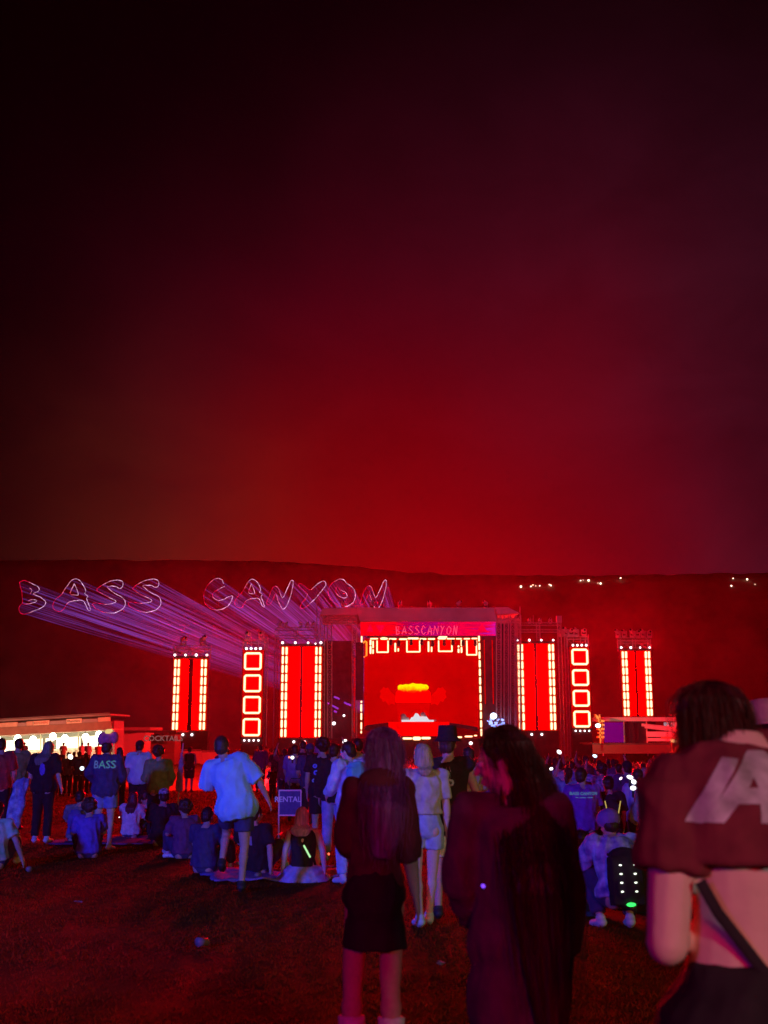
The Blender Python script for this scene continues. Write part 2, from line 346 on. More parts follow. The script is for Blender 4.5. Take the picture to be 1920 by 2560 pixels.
def strobe(parent, loc, r=.17): return MB().ell(loc, (r, r*.6, r), n=8, m=6).build('strobe_lamp', STR, parent)
def led_tower(label, D, cols, panels, ytop, ybot, rows, rig):
    xs_ = [c for c in cols]; cx = P((xs_[0]+xs_[3])/2, ybot, D); zg = gh(cx.x, D)
    t_ = empty('led_tower', (cx.x, D, zg)); tag(t_, label, 'LED tower', 'led towers flanking the stage'); off = t_.location
    zt = P(960, ytop, D).z-zg; zb = P(960, ybot, D).z-zg
    pw = PXW(9.5, D)
    x0, x1 = P(xs_[0], (ytop+ybot)/2, D).x-off.x-pw*.7, P(xs_[3], (ytop+ybot)/2, D).x-off.x+pw*.7
    bk = MB().box(((x0+x1)/2, .45, (zt+zb)/2), (x1-x0, .5, zt-zb+.7)); bk.build('back_frame', BLK, t_); MB().box(((x0+x1)/2, .17, (zt+zb)/2), (x1-x0-.05, .06, zt-zb+.1)).build('bloom_sheet', BLOOM, t_)
    sk = MB().box(((x0+x1)/2, .9, zb/2), (x1-x0+.3, 1.6, zb-.1)); sk.build('base_drape', FAB, t_)
    gx0, gx1 = P(panels[0][1], (ytop+ybot)/2, D).x-off.x, P(panels[1][0], (ytop+ybot)/2, D).x-off.x
    MB().box(((gx0+gx1)/2, .1, (zt+zb)/2), (max(.42, gx1-gx0-.04), .34, zt-zb)).build('centre_post', BLK, t_)
    for a, b_ in panels:
        xa, xb = P(a, (ytop+ybot)/2, D).x-off.x, P(b_, (ytop+ybot)/2, D).x-off.x
        nr = max(4, rows//2); hh = (zt-zb-.35)/nr
        pm = MB().box((0, 0, 0), (xb-xa-.01, .12, hh-.012)).mesh('led_panel'); pm.materials.append(RED)
        for k in range(nr): link('led_panel', pm, t_, ((xa+xb)/2, .12, zb+.17+hh*(k+.5)))
    L = (zt-zb)/rows; bm_ = barmesh(L*.93, PXW(6.3, D))
    for c in xs_:
        xc = P(c, (ytop+ybot)/2, D).x-off.x
        for k in range(rows): link('led_bar', bm_, t_, (xc, .02, zb+L*(k+.5)))
    if rig:
        mb = MB(); top = zt+PXW(30, D); fx = (x0+.1, (x0+x1)/2, x1-.1)
        for x in fx: truss(mb, (x, .8, zt), (x, .8, top), .4, .03)
        truss(mb, (x0, .8, top), (x1, .8, top), .4, .03); truss(mb, (x0, 1.6, top-.4), (x1, 1.6, top-.4), .4, .03)
        for a, b_ in zip(fx, fx[1:]): mb.tube([(a, .6, zt+.2), (b_, .6, top-.2)], .03, 4); mb.tube([(b_, .6, zt+.2), (a, .6, top-.2)], .03, 4)
        mb.build('rig_truss', ALU, t_)
        for f_, yw, tl in rig: moving_head(t_, (x0+(x1-x0)*f_, .7, top+.15), yw, tl, 1.15)
    for f_ in (.05, .35, .65, .95): strobe(t_, (x0+(x1-x0)*f_, 0, zt+.45), .13+.05*random.random())
    for f_ in (.35, .6): strobe(t_, (x0+(x1-x0)*f_, 0, zb-.5), .15)
    return t_
led_tower('outermost tower of twin red LED panels at the left end of the stage', 136, (436, 444.7, 503, 512), ((448, 468.5), (482, 499)), 1647, 1826, 8, [(.25, .6, .2), (.8, .6, .5)])
led_tower('tall tower of twin red LED panels beside the left wing of the stage', 138, (705.6, 715, 790, 799.5), ((720, 749.5), (755.8, 786)), 1616, 1844, 10, None)
led_tower('tall tower of twin red LED panels beside the right wing of the stage', 146, (1298, 1307, 1376, 1384.8), ((1311.7, 1337.5), (1343, 1371)), 1609, 1826, 10, None)
led_tower('outermost tower of twin red LED panels above the white canopy at right', 158, (1559.7, 1568, 1617.5, 1625.5), ((1572, 1588), (1595, 1613)), 1627, 1791, 8, [(.0, -.9, .4), (.2, -.7, .3), (.45, -.6, .5), (.62, .1, .1), (.8, -.8, .4), (1.0, 0, .05)])
def square_tower(label, D, px0, px1, sq, rig):
    cx = P((px0+px1)/2, sq[-1][1], D); zg = gh(cx.x, D); t_ = empty('led_tower', (cx.x, D, zg)); tag(t_, label, 'LED tower', 'led towers flanking the stage'); off = t_.location
    ym = (sq[0][0]+sq[-1][1])/2; x0, x1 = P(px0, ym, D).x-off.x, P(px1, ym, D).x-off.x; zt = P(960, sq[0][0], D).z-zg; zb = P(960, sq[-1][1], D).z-zg
    MB().box(((x0+x1)/2, .5, (zt+zb)/2), (x1-x0+.5, .5, zt-zb+.6)).build('back_frame', BLK, t_); MB().box(((x0+x1)/2, .235, (zt+zb)/2), (x1-x0+.35, .03, zt-zb+.5)).build('bloom_sheet', BLOOM, t_)
    MB().box(((x0+x1)/2, .9, zb/2), (x1-x0+.4, 1.5, zb-.1)).build('base_drape', FAB, t_)
    w = PXW(6, D); H_ = (zt-zb-.0)/4; hs = H_*.86; W_ = x1-x0
    hb = barmesh(W_-w*.9, w); vb = barmesh(hs-w*.9, w); pm = MB().box((0, 0, 0), (W_-2*w+.04, .1, hs-2*w+.04)).mesh('led_panel'); pm.materials.append(RED)
    for y0, y1 in sq:
        zc = P(960, (y0+y1)/2, D).z-zg; p_ = link('led_panel', pm, t_, ((x0+x1)/2, .15, zc))
        for k in (-1, 1):
            link('led_bar', vb, t_, ((x0+x1)/2+k*(W_/2-w/2), .02, zc)); q = link('led_bar', hb, t_, ((x0+x1)/2, .03, zc+k*(hs/2-w/2))); q.rotation_euler = (0, PI/2, 0)
    mb = MB(); top = zt+PXW(27, D)
    for k in (-.62, -.2, .2, .62): mb.tube([(W_*k, .8, zt), (W_*k, .8, top)], .04, 4)
    for k in (-.62, .62): truss(mb, (W_*k, 1.2, 0), (W_*k, 1.2, top+.5), .4, .03)
    truss(mb, (-W_*.62, .8, top), (W_*.62, .8, top), .4, .03); mb.tube([(-W_*.62, .8, top), (0, .8, zt)], .03, 4); mb.tube([(W_*.62, .8, top), (0, .8, zt)], .03, 4)
    mb.build('rig_truss', ALU, t_)
    for f_, yw, tl in rig: moving_head(t_, (x0+W_*f_, .7, top+.15), yw, tl, 1.15)
    for k in range(4): strobe(t_, (x0+W_*(.12+.26*k), 0, zt+.42), .15); strobe(t_, (x0+W_*(.12+.26*k), 0, zb-.42), .12)
square_tower('left tower of four stacked glowing squares with red centres', 137, 608, 653, [(1630, 1676), (1685, 1731.7), (1739, 1786), (1794, 1842)], [(.15, 0, .1), (.9, 0, .05)])
square_tower('right tower of four stacked glowing squares with red centres', 150, 1430.6, 1473.6, [(1621, 1663.5), (1672.5, 1715.6), (1723.8, 1767.6), (1776, 1819)], [(-.5, -.9, .4), (-.2, -.8, .5), (.1, 0, .1), (.4, -.8, .4), (.85, 0, .05)])

# ------------------------------------------------------------------ main stage
D = 140; base = P(1050, 1850, D); zg = gh(base.x, D)
ST = empty('main_stage', (base.x, D, zg)); tag(ST, 'big festival stage with red LED wall under a grey cloth roof', 'stage'); off = ST.location
def L_(px, py, Y=D): return P(px, py, Y)-off
roofm = mat('roof_cloth', (.45, .40, .42), .8, var=.12, scale=.6, bump=.1)
def extr(pts, Y0, Y1): return [L_(a, b_, Y0) for a, b_ in pts], [Vector((L_(a, b_, Y0).x, Y1-off.y, L_(a, b_, Y0).z)) for a, b_ in pts]
mb = MB(); mb.hull(*extr([(891, 1519), (1235, 1519), (1243, 1553), (900, 1552)], 136, 150)); mb.build('roof', roofm, ST)
mb = MB(); mb.hull(*extr([(800, 1537), (806, 1521), (890, 1519), (896, 1537)], 137.2, 149)); mb.build('roof_wing', roofm, ST)
mb = MB(); mb.hull(*extr([(1237, 1518.5), (1270, 1518), (1299, 1533), (1244, 1536)], 137.2, 149)); mb.build('roof_wing', roofm, ST)
# flags and floodlights on the ridge
for px in (857, 930, 1000, 1073, 1146, 1215): moving_head(ST, L_(px, 1518.5, 141), random.uniform(-1, 1), .4, .8)
mb = MB(); 
for px in (792, 1225+75): mb.tube([L_(px, 1640, 140), L_(px, 1470 if px < 900 else 1516, 140)], .06, 5)
mb.build('mast', ALU, ST); 
# wings: posts, cross beams, scrims
mb = MB()
for px in (806, 824, 886, 1247, 1266, 1282, 1296): truss(mb, L_(px, 1850, 138.5), L_(px, 1538, 138.5), .55, .05)
for a, b_, y in ((806, 890, 1555), (1243, 1296, 1552), (806, 890, 1541)): truss(mb, L_(a, y, 137.8), L_(b_, y, 137.8), .5, .05)
mb.build('tower_truss', ALU, ST)
pbox('balcony_rail', 824, 1553, 884, 1556, 137, .2, GREYL, ST); pbox('balcony_rail', 1246, 1550, 1268, 1553, 137, .2, GREYL, ST)
for a, b_ in ((806, 883), (1207, 1247), (1248, 1290)): pbox('scrim', a, 1602 if a < 900 else 1560, b_, 1848, 139.4, .3, FAB, ST)
for a, b_ in ((884, 888), (1211, 1213), (1231, 1233)): pbox('light_strip', a, 1645 if a < 900 else 1600, b_, 1830 if a < 900 else 1760, 139.1, .15, mat('red_strip', emit=(1, .0, .0), es=.55, sampled=False), ST)
pbox('curtain', 889, 1606, 908, 1750, 138, .6, BLK, ST)
# header banner, its lit colours painted in as emission
hm_ = bpy.data.materials.new('header_print'); n = nt(hm_); e = n.nodes.new('ShaderNodeEmission'); o_ = n.nodes.new('ShaderNodeOutputMaterial'); t = n.nodes.new('ShaderNodeTexCoord'); sx = n.nodes.new('ShaderNodeSeparateXYZ'); rp = n.nodes.new('ShaderNodeValToRGB'); nz = n.nodes.new('ShaderNodeTexNoise')
n.links.new(t.outputs['Generated'], sx.inputs[0]); nz.inputs['Scale'].default_value = 7; n.links.new(t.outputs['Generated'], nz.inputs['Vector'])
n.links.new(mth(n, 'ADD', sx.outputs['X'], mth(n, 'MULTIPLY', mth(n, 'SUBTRACT', nz.outputs['Fac'], .5), .5)), rp.inputs[0])
HD = [(0, (230, 0, 20)), (.25, (235, 0, 20)), (.34, (165, 0, 60)), (.5, (150, 0, 110)), (.62, (190, 0, 80)), (.78, (235, 0, 60)), (.9, (190, 0, 70)), (1, (165, 20, 160))]
while len(rp.color_ramp.elements) < len(HD): rp.color_ramp.elements.new(.5)
for q, (p_, c) in zip(rp.color_ramp.elements, HD): q.position = p_; q.color = lin(c)+(1,)
n.links.new(rp.outputs[0], e.inputs[0]); n.links.new(e.outputs[0], o_.inputs[0]); hm_.cycles.emission_sampling = 'NONE'
hd = pbox('header_banner', 901, 1555, 1239, 1589, 137, .3, hm_, ST)
GL = {  # stroke letters, unit height
 'B': [[(.1, 0), (.12, 1), (.5, .85), (.45, .6), (.12, .5), (.55, .4), (.6, .12), (.1, 0)]], 'A': [[(0, 0), (.2, .55), (.35, 1), (.5, .5), (.62, 0)], [(.1, .35), (.58, .38)]],
 'S': [[(.6, .85), (.35, 1), (.1, .75), (.35, .5), (.6, .28), (.3, 0), (0, .15)]], 'C': [[(.65, .8), (.4, 1), (.08, .6), (.1, .2), (.4, 0), (.65, .2)]],
 'N': [[(0, 0), (.12, 1), (.3, .5), (.5, 0), (.62, 1.05)]], 'Y': [[(0, 1), (.3, .5)], [(.62, 1), (.3, .5), (.12, 0)]], 'O': [[(.35, 1), (.05, .7), (.08, .2), (.35, 0), (.65, .3), (.6, .75), (.35, 1)]]}
def strokes(word, x0, y0, x1, h, Y, r, ofs, jit=.06, flip=False):
    mb = MB(); adv = (x1-x0)/len(word)
    for i, ch in enumerate(word):
        if ch == ' ': continue
        for st in GL[ch]:
            pts = [P(x0+adv*i+(u+random.uniform(-jit, jit))*adv*1.05, y0-h*(v+random.uniform(-jit, jit)), Y)-ofs for u, v in st]; mb.tube(pts, r, 5)
    return mb
strokes('BASSCANYON', 989, 1586, 1149, 21, 136.85, .055, off, .07).build('header_lettering', mat('header_letter_glow', emit=(1, .06, .16), es=1.1, sampled=False), ST)
tri = mat('header_triangle', emit=(1, 0, .05), es=.75, sampled=False)
for cx_, s_, dn in ((951, 12, 1), (1205, 14, -1), (925, 8, -1)):
    pts = [(cx_-s_, 1571-dn*8), (cx_+s_, 1571-dn*8), (cx_, 1571+dn*12)]
    a = [L_(u, v, 136.9) for u, v in pts]; b_ = [p_+Vector((0, .08, 0)) for p_ in a]; MB().hull(a, b_).build('header_emblem', tri, ST)
# deck, risers, LED wall (gently curved), lit floor
mb = MB(); z0 = L_(1050, 1846, 137).z; mb.box((0, 7, z0/2), (24*1.05, 20, z0)); mb.build('deck', FAB, ST)
scr = bpy.data.materials.new('led_wall'); n = nt(scr); e = n.nodes.new('ShaderNodeEmission'); o_ = n.nodes.new('ShaderNodeOutputMaterial'); t = n.nodes.new('ShaderNodeTexCoord'); nz = n.nodes.new('ShaderNodeTexNoise'); nz.inputs['Scale'].default_value = 1.2; nz.inputs['Detail'].default_value = 4; rp = n.nodes.new('ShaderNodeValToRGB')
n.links.new(t.outputs['Object'], nz.inputs['Vector']); n.links.new(nz.outputs['Fac'], rp.inputs[0]); nz.inputs['Scale'].default_value = .25; rp.color_ramp.elements[0].color = (.40, 0, 0, 1); rp.color_ramp.elements[0].position = .3; rp.color_ramp.elements[1].color = (.58, 0, 0, 1); rp.color_ramp.elements[1].position = .75
n.links.new(rp.outputs[0], e.inputs[0]); e.inputs[1].default_value = 1.0; n.links.new(e.outputs[0], o_.inputs[0])
segs = 24
for k in range(segs):
    a0, a1 = 910+(1198-910)*k/segs, 910+(1198-910)*(k+1)/segs
    def yy(a): u = (a-1054)/144; return 1650-6*(1-u*u), 1822-16*(1-u*u), 143.0+3.4*(1-u*u)
    t0, b0, Y0 = yy(a0); t1, b1, Y1 = yy(a1)
    f0 = [L_(a0, b0, Y0), L_(a1, b1, Y1), L_(a1, 1596, Y1), L_(a0, 1596, Y0)]; f0[2].x = f0[1].x; f0[3].x = f0[0].x
    MB().hull(f0, [p_+Vector((0, .25, 0)) for p_ in f0]).build('led_wall_column', scr, ST)
Z3 = lambda x, y: (780+x/3.19, 1480+y/3.19)
def zb(mb, x0, y0, x1, y1, Y, dep, o=off): a, b_ = Z3(x0, y0); c, d = Z3(x1, y1); pboxmb(mb, a, b_, c, d, Y, dep, o)
# header bar row and the column bars
def barset(rects, Y=139.0, parent=ST, inner=BAR):
    for x0, y0, x1, y1 in rects:
        a, b_ = Z3(x0, y0); c, d = Z3(x1, y1); X0, X1, Z0, Z1 = bxc(a, b_, c, d, Y); w, h_ = X1-X0, Z1-Z0
        me = barmesh(max(w, h_), min(w, h_)); o = link('led_bar', me, parent, (((X0+X1)/2, Y, (Z0+Z1)/2)-off if False else Vector(((X0+X1)/2, Y, (Z0+Z1)/2))-off))
        if w > h_: o.rotation_euler = (0, PI/2, 0)
row = [(462, 366, 528, 380), (543, 362, 605, 382), (610, 367, 676, 382), (692, 368, 760, 384), (760, 362, 852, 380), (856, 367, 914, 382), (922, 367, 983, 382), (1000, 356, 1070, 380), (1072, 366, 1140, 380), (1146, 366, 1196, 380), (1208, 366, 1262, 380), (1270, 364, 1320, 378)]
barset(row); barset([(1000+8, 352, 1080, 366), (552, 360, 590, 370)], 138.9)
barset([(1322, 346, 1340, 396)]+[(1325+i*1.6, 404+i*68.5, 1343+i*1.6, 466+i*68.5) for i in range(11)], 138.9)
barset([(388, 350, 404, 410), (385, 866, 402, 886), (384, 892, 401, 955), (385, 962, 401, 1022), (385, 1036, 401, 1098), (385, 1104, 400, 1130)], 138.2)
barset([(458, 380, 476, 428), (458, 430, 476, 495), (480, 388, 494, 450), (480, 455, 494, 495), (656, 404, 672, 480), (681, 447, 695, 477), (921, 392, 937, 480), (946, 435, 961, 480), (1160, 450, 1177, 487), (1160, 424, 1177, 444), (1184, 380, 1200, 435), (1184, 438, 1200, 487)], 139.4)
barset([(720, 1158, 800, 1178), (800, 1152, 870, 1184), (870, 1154, 948, 1176), (1058, 1154, 1084, 1168), (1090, 1154, 1124, 1168), (1134, 1150, 1198, 1166), (1216, 1144, 1282, 1160), (1290, 1138, 1318, 1152), (600, 1160, 712, 1174)], 136.6)
bkb = MB(); zb(bkb, 440, 340, 1345, 362, 139.6, .5); bkb.build('header_truss_cover', BLK, ST)
# hanging square frames
for x0, x1, y1 in ((512, 613, 487), (750, 866, 484), (1003, 1122, 480), (1228, 1318, 508)):
    a, b_ = Z3(x0, 385); c, d = Z3(x1, y1); X0, X1, Z0, Z1 = bxc(a, b_, c, d, 139.3); w = .21; o = Vector((X0, 139.3, Z0))-off
    fr = empty('square_frame', o); fr.parent = ST; W_, H_ = X1-X0, Z1-Z0
    pm = MB().box((0, 0, 0), (W_-w, .1, H_)).mesh('led_panel'); pm.materials.append(mat('led_red_soft', emit=(1, 0, .0), es=1.2, sampled=False)); link('led_panel', pm, fr, (W_/2, .12, H_/2))
    for X in (w/2, W_-w/2): link('led_bar', barmesh(H_, w), fr, (X, 0, H_/2))
    q = link('led_bar', barmesh(W_, w), fr, (W_/2, .02, w/2)); q.rotation_euler = (0, PI/2, 0)
pts = [Z3(402, 412), Z3(425, 392), Z3(435, 396), Z3(435, 508), Z3(412, 520)]
mb = MB(); mb.tube([L_(a, b_, 139) for a, b_ in pts], .1, 6); mb.build('bent_led_frame', BARY, ST)
mb = MB()
for i in range(9): a, b_ = Z3(620+85*i+random.uniform(-14, 14), 398+random.uniform(-4, 8)); mb.cap(L_(a, b_-4, 139), L_(a, b_+5, 139), .18, .22, 8)
mb.build('hanging_fixture', BLK, ST)
# DJ booth
mb = MB(); zb(mb, 610, 1035, 1096, 1150, 138.4, 2.2); bo = mb.build('booth_front', mat('booth_led', emit=(1, 0, 0), es=.95, sampled=False), ST)
mb = MB(); zb(mb, 560, 1150, 1150, 1160, 138.0, 3.2); mb.build('booth_riser', FAB, ST)
wm = mat('white_gear', (.8, .8, .82), .5, var=.05); wl = mat('white_gear_lit', emit=(.85, .86, .95), es=.8, sampled=False)  # lit copy glows: light on the gear painted as emission
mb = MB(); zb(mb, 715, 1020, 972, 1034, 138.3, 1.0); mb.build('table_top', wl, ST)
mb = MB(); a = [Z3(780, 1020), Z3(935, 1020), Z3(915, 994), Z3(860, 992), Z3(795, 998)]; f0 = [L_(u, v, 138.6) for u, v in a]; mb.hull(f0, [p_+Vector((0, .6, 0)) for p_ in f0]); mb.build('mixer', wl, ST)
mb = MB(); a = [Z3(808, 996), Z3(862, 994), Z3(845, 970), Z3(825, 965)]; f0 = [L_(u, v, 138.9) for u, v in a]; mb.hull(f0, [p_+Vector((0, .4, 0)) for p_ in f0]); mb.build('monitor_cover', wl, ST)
ORN = mat('bone_plastic', (.6, .5, .45), .7, emit=None)
for u, v, r in ((728, 990, .35), (742, 1008, .3), (762, 1010, .2), (722, 1014, .25), (885, 975, .3), (900, 990, .22), (986, 1022, .12)): a, b_ = Z3(u, v); MB().ell(L_(a, b_, 138.9), (r, r*.6, r*.9), n=8, m=6).build('ornament', ORN, ST, True)
# figure of yellow cloud over a red box on the wall
ye = bpy.data.materials.new('cloud_light'); n = nt(ye); e = n.nodes.new('ShaderNodeEmission'); o_ = n.nodes.new('ShaderNodeOutputMaterial'); t = n.nodes.new('ShaderNodeTexCoord'); sx = n.nodes.new('ShaderNodeSeparateXYZ'); nz = n.nodes.new('ShaderNodeTexNoise'); nz.inputs['Scale'].default_value = 1.6; rp = n.nodes.new('ShaderNodeValToRGB'); n.links.new(t.outputs['Generated'], sx.inputs[0]); n.links.new(t.outputs['Object'], nz.inputs['Vector'])
n.links.new(mth(n, 'ADD', sx.outputs['Z'], mth(n, 'MULTIPLY', mth(n, 'SUBTRACT', nz.outputs['Fac'], .5), .8)), rp.inputs[0]); rp.color_ramp.elements[0].color = (1, .02, 0, 1); rp.color_ramp.elements[0].position = .12; rp.color_ramp.elements[1].color = (1, .85, 0, 1); rp.color_ramp.elements[1].position = .62
n.links.new(rp.outputs[0], e.inputs[0]); n.links.new(e.outputs[0], o_.inputs[0]); ye.cycles.emission_sampling = 'NONE'
top = [(685, 778), (683, 752), (700, 738), (725, 741), (745, 734), (770, 738), (788, 730), (806, 724), (824, 731), (845, 733), (868, 731), (890, 737), (915, 738), (929, 752), (931, 768), (918, 782), (900, 790), (880, 782), (865, 796), (845, 784), (825, 800), (806, 806), (788, 798), (768, 800), (750, 785), (730, 796), (710, 784)]
f0 = [L_(*Z3(u, v), 141.5) for u, v in top]; MB().hull(f0, [p_+Vector((0, .5, 0)) for p_ in f0]).build('yellow_cloud_light', ye, ST)
bxp = [(690, 780), (925, 780), (944, 800), (948, 880), (666, 880), (669, 800)]
f0 = [L_(*Z3(u, v), 141.8) for u, v in bxp]; MB().hull(f0, [p_+Vector((0, .4, 0)) for p_ in f0]).build('red_head_light', mat('red_head_glow', emit=(1, 0, 0), es=1.3, sampled=False), ST)
f0 = [L_(*Z3(u, v), 142) for u, v in ((672, 882), (940, 882), (930, 1030), (690, 1030))]; MB().hull(f0, [p_+Vector((0, .3, 0)) for p_ in f0]).build('red_body_light', mat('red_body_glow', emit=(.62, .0, 0), es=1, sampled=False), ST)
for sg in (-1, 1):
    wing = [(0, 0), (40, -40), (60, -70), (78, -62), (95, -75), (110, -55), (125, -40), (118, -20), (128, 10), (110, 25), (100, 48), (80, 40), (55, 75), (30, 60), (5, 70)]
    f0 = [L_(*Z3(806+sg*(140+u), 830+v), 142.1) for u, v in wing]; f0 = f0 if sg > 0 else f0[::-1]
    MB().hull(f0, [p_+Vector((0, .2, 0)) for p_ in f0]).build('flame_light', mat('flame_glow', emit=(.74, .0, .0), es=1, sampled=False), ST)
# dark curved riser left and right of the booth
for a in ([(415, 1078), (440, 1062), (600, 1042), (612, 1044), (612, 1072), (560, 1100), (430, 1110)], [(1094, 1042), (1200, 1056), (1320, 1078), (1322, 1110), (1200, 1086), (1094, 1075)]):
    f0 = [L_(*Z3(u, v), 140.5) for u, v in a]; MB().hull(f0, [p_+Vector((0, 1.0, 0)) for p_ in f0]).build('riser', FAB, ST)
# blue working lights and violet laser streaks
bl = mat('blue_work_light', emit=(.25, .35, 1), es=2.2, sampled=False); vl = mat('violet_glow', emit=(.16, .02, .5), es=.8, sampled=False)
for u, v, r in ((1448, 988, .42),): a, b_ = Z3(u, v); MB().ell(L_(a, b_, 137.5), (r, .3, r*.9), n=10, m=7).build('work_light', mat('blue_white_lamp', emit=(.6, .75, 1), es=3, sampled=False), ST)
mb = MB()
for i in range(26):
    u, v = 1400+130*random.random(), 985+100*random.random(); a, b_ = Z3(u, v); mb.box(L_(a, b_, 137.6), (random.uniform(.15, .5), .15, random.uniform(.1, .35)), Matrix.Rotation(random.uniform(-.8, .8), 3, 'Y'))
mb.build('blue_stage_light', bl, ST)  # glowing boxes paint the blue stage light in this corner
mb = MB()
for u, v, l in ((175, 835, 20), (195, 842, 24), (255, 880, 34), (285, 892, 26), (160, 905, 50), (175, 948, 22), (120, 885, 16)): a, b_ = Z3(u, v); c, d = Z3(u+l, v+l*.55); mb.tube([L_(a, b_, 138.6), L_(c, d, 138.6)], .12, 5)
mb.build('laser_streak', mat('violet_streak', emit=(.3, .04, .7), es=.7, sampled=False), ST)  # bits of violet laser light painted as glowing tubes
for u, v, r in ((175, 1048, .2), (255, 986, .14), (28, 412, .1), (395, 515, .12), (395, 532, .12)): a, b_ = Z3(u, v); strobe(ST, L_(a, b_, 138.2), r)
# lighting bridge beside the stage, right
t_ = empty('lighting_bridge', P(1350, 1826, 149)); t_.location.z = gh(t_.location.x, 149); tag(t_, 'low truss bridge with hanging lamps between stage roof and right LED towers', 'lighting truss'); mb = MB(); o3 = t_.location
for y in (1560, 1577): truss(mb, P(1293, y, 149)-o3, P(1400, y, 149)-o3, .4, .035)
for px in (1297, 1345, 1398): truss(mb, Vector((P(px, 1560, 149).x-o3.x, 0, 0)), P(px, 1556, 149)-o3, .45, .035)
mb.tube([P(1333, 1560, 149)-o3, P(1333, 1538, 149)-o3], .05, 4); mb.tube([P(1398, 1560, 149)-o3, P(1400, 1540, 149)-o3], .05, 4)
mb.build('truss', ALU, t_)
for px in (1298, 1324, 1350, 1376): moving_head(t_, P(px, 1559, 149)-o3, 0, .3, .7)
for px in (1394, 1401): pl = MB().box(P(px, 1548, 149)-o3, (.35, .3, .9)); pl.build('speaker_cluster', GREYL, t_)
t_ = empty('lighting_bridge', P(740, 1840, 141)); t_.location.z = gh(t_.location.x, 141); tag(t_, 'truss bridge with small lamps behind the tall left LED tower', 'lighting truss'); mb = MB(); o3 = t_.location
for y in (1572, 1592): truss(mb, P(690, y, 141)-o3, P(795, y, 141)-o3, .4, .03)
for px in (692, 740, 792): truss(mb, Vector((P(px, 1560, 141).x-o3.x, 0, 0)), P(px, 1570, 141)-o3, .4, .03)
mb.build('truss', ALU, t_)
for px in (700, 714, 752, 768, 782): moving_head(t_, P(px, 1570, 141)-o3, random.uniform(-1, 1), .5, .7)
# smoke drifting on the stage edge
sm = bpy.data.materials.new('stage_smoke'); n = nt(sm); pv = n.nodes.new('ShaderNodeVolumePrincipled'); o_ = n.nodes.new('ShaderNodeOutputMaterial'); t = n.nodes.new('ShaderNodeTexCoord'); nz = n.nodes.new('ShaderNodeTexNoise'); nz.inputs['Scale'].default_value = .28; nz.inputs['Detail'].default_value = 3; n.links.new(t.outputs['Object'], nz.inputs['Vector'])

# ------------------------------------------------------------------ laser lettering on the far slope
def zoomA(pts): return [(x/3.19, 1400+y/3.19) for x, y in pts]
def zoomB(pts): return [(400+x/3.19, 1400+y/3.19) for x, y in pts]
A_o = [(420, 370), (430, 330), (450, 305), (475, 290), (505, 255), (540, 200), (570, 160), (605, 148), (640, 165), (670, 205), (690, 255), (668, 265), (690, 280), (705, 292), (685, 305), (700, 335), (715, 375), (725, 400), (708, 405), (690, 375), (672, 330), (650, 318), (610, 325), (570, 328), (535, 345), (520, 370), (505, 395), (485, 412), (455, 408), (430, 395), (420, 370)]
A_i = [(590, 190), (570, 235), (553, 272), (590, 280), (632, 285), (615, 240), (590, 190)]
S_o = [(975, 170), (940, 158), (890, 165), (830, 190), (780, 225), (768, 240), (800, 262), (850, 290), (910, 315), (935, 330), (900, 348), (840, 355), (780, 345), (740, 342), (735, 360), (760, 385), (800, 410), (860, 425), (910, 425), (960, 405), (990, 380), (1003, 345), (985, 300), (940, 280), (890, 250), (860, 220), (850, 213), (890, 208), (930, 210), (945, 228), (970, 225), (985, 200), (975, 170)]
N_o = [(850, 345), (860, 310), (885, 250), (900, 215), (925, 205), (945, 225), (960, 270), (975, 312), (1000, 265), (1025, 205), (1045, 160), (1062, 160), (1060, 200), (1050, 260), (1030, 325), (1005, 375), (985, 398), (965, 380), (945, 330), (930, 285), (920, 262), (905, 300), (885, 345), (865, 362), (850, 345)]
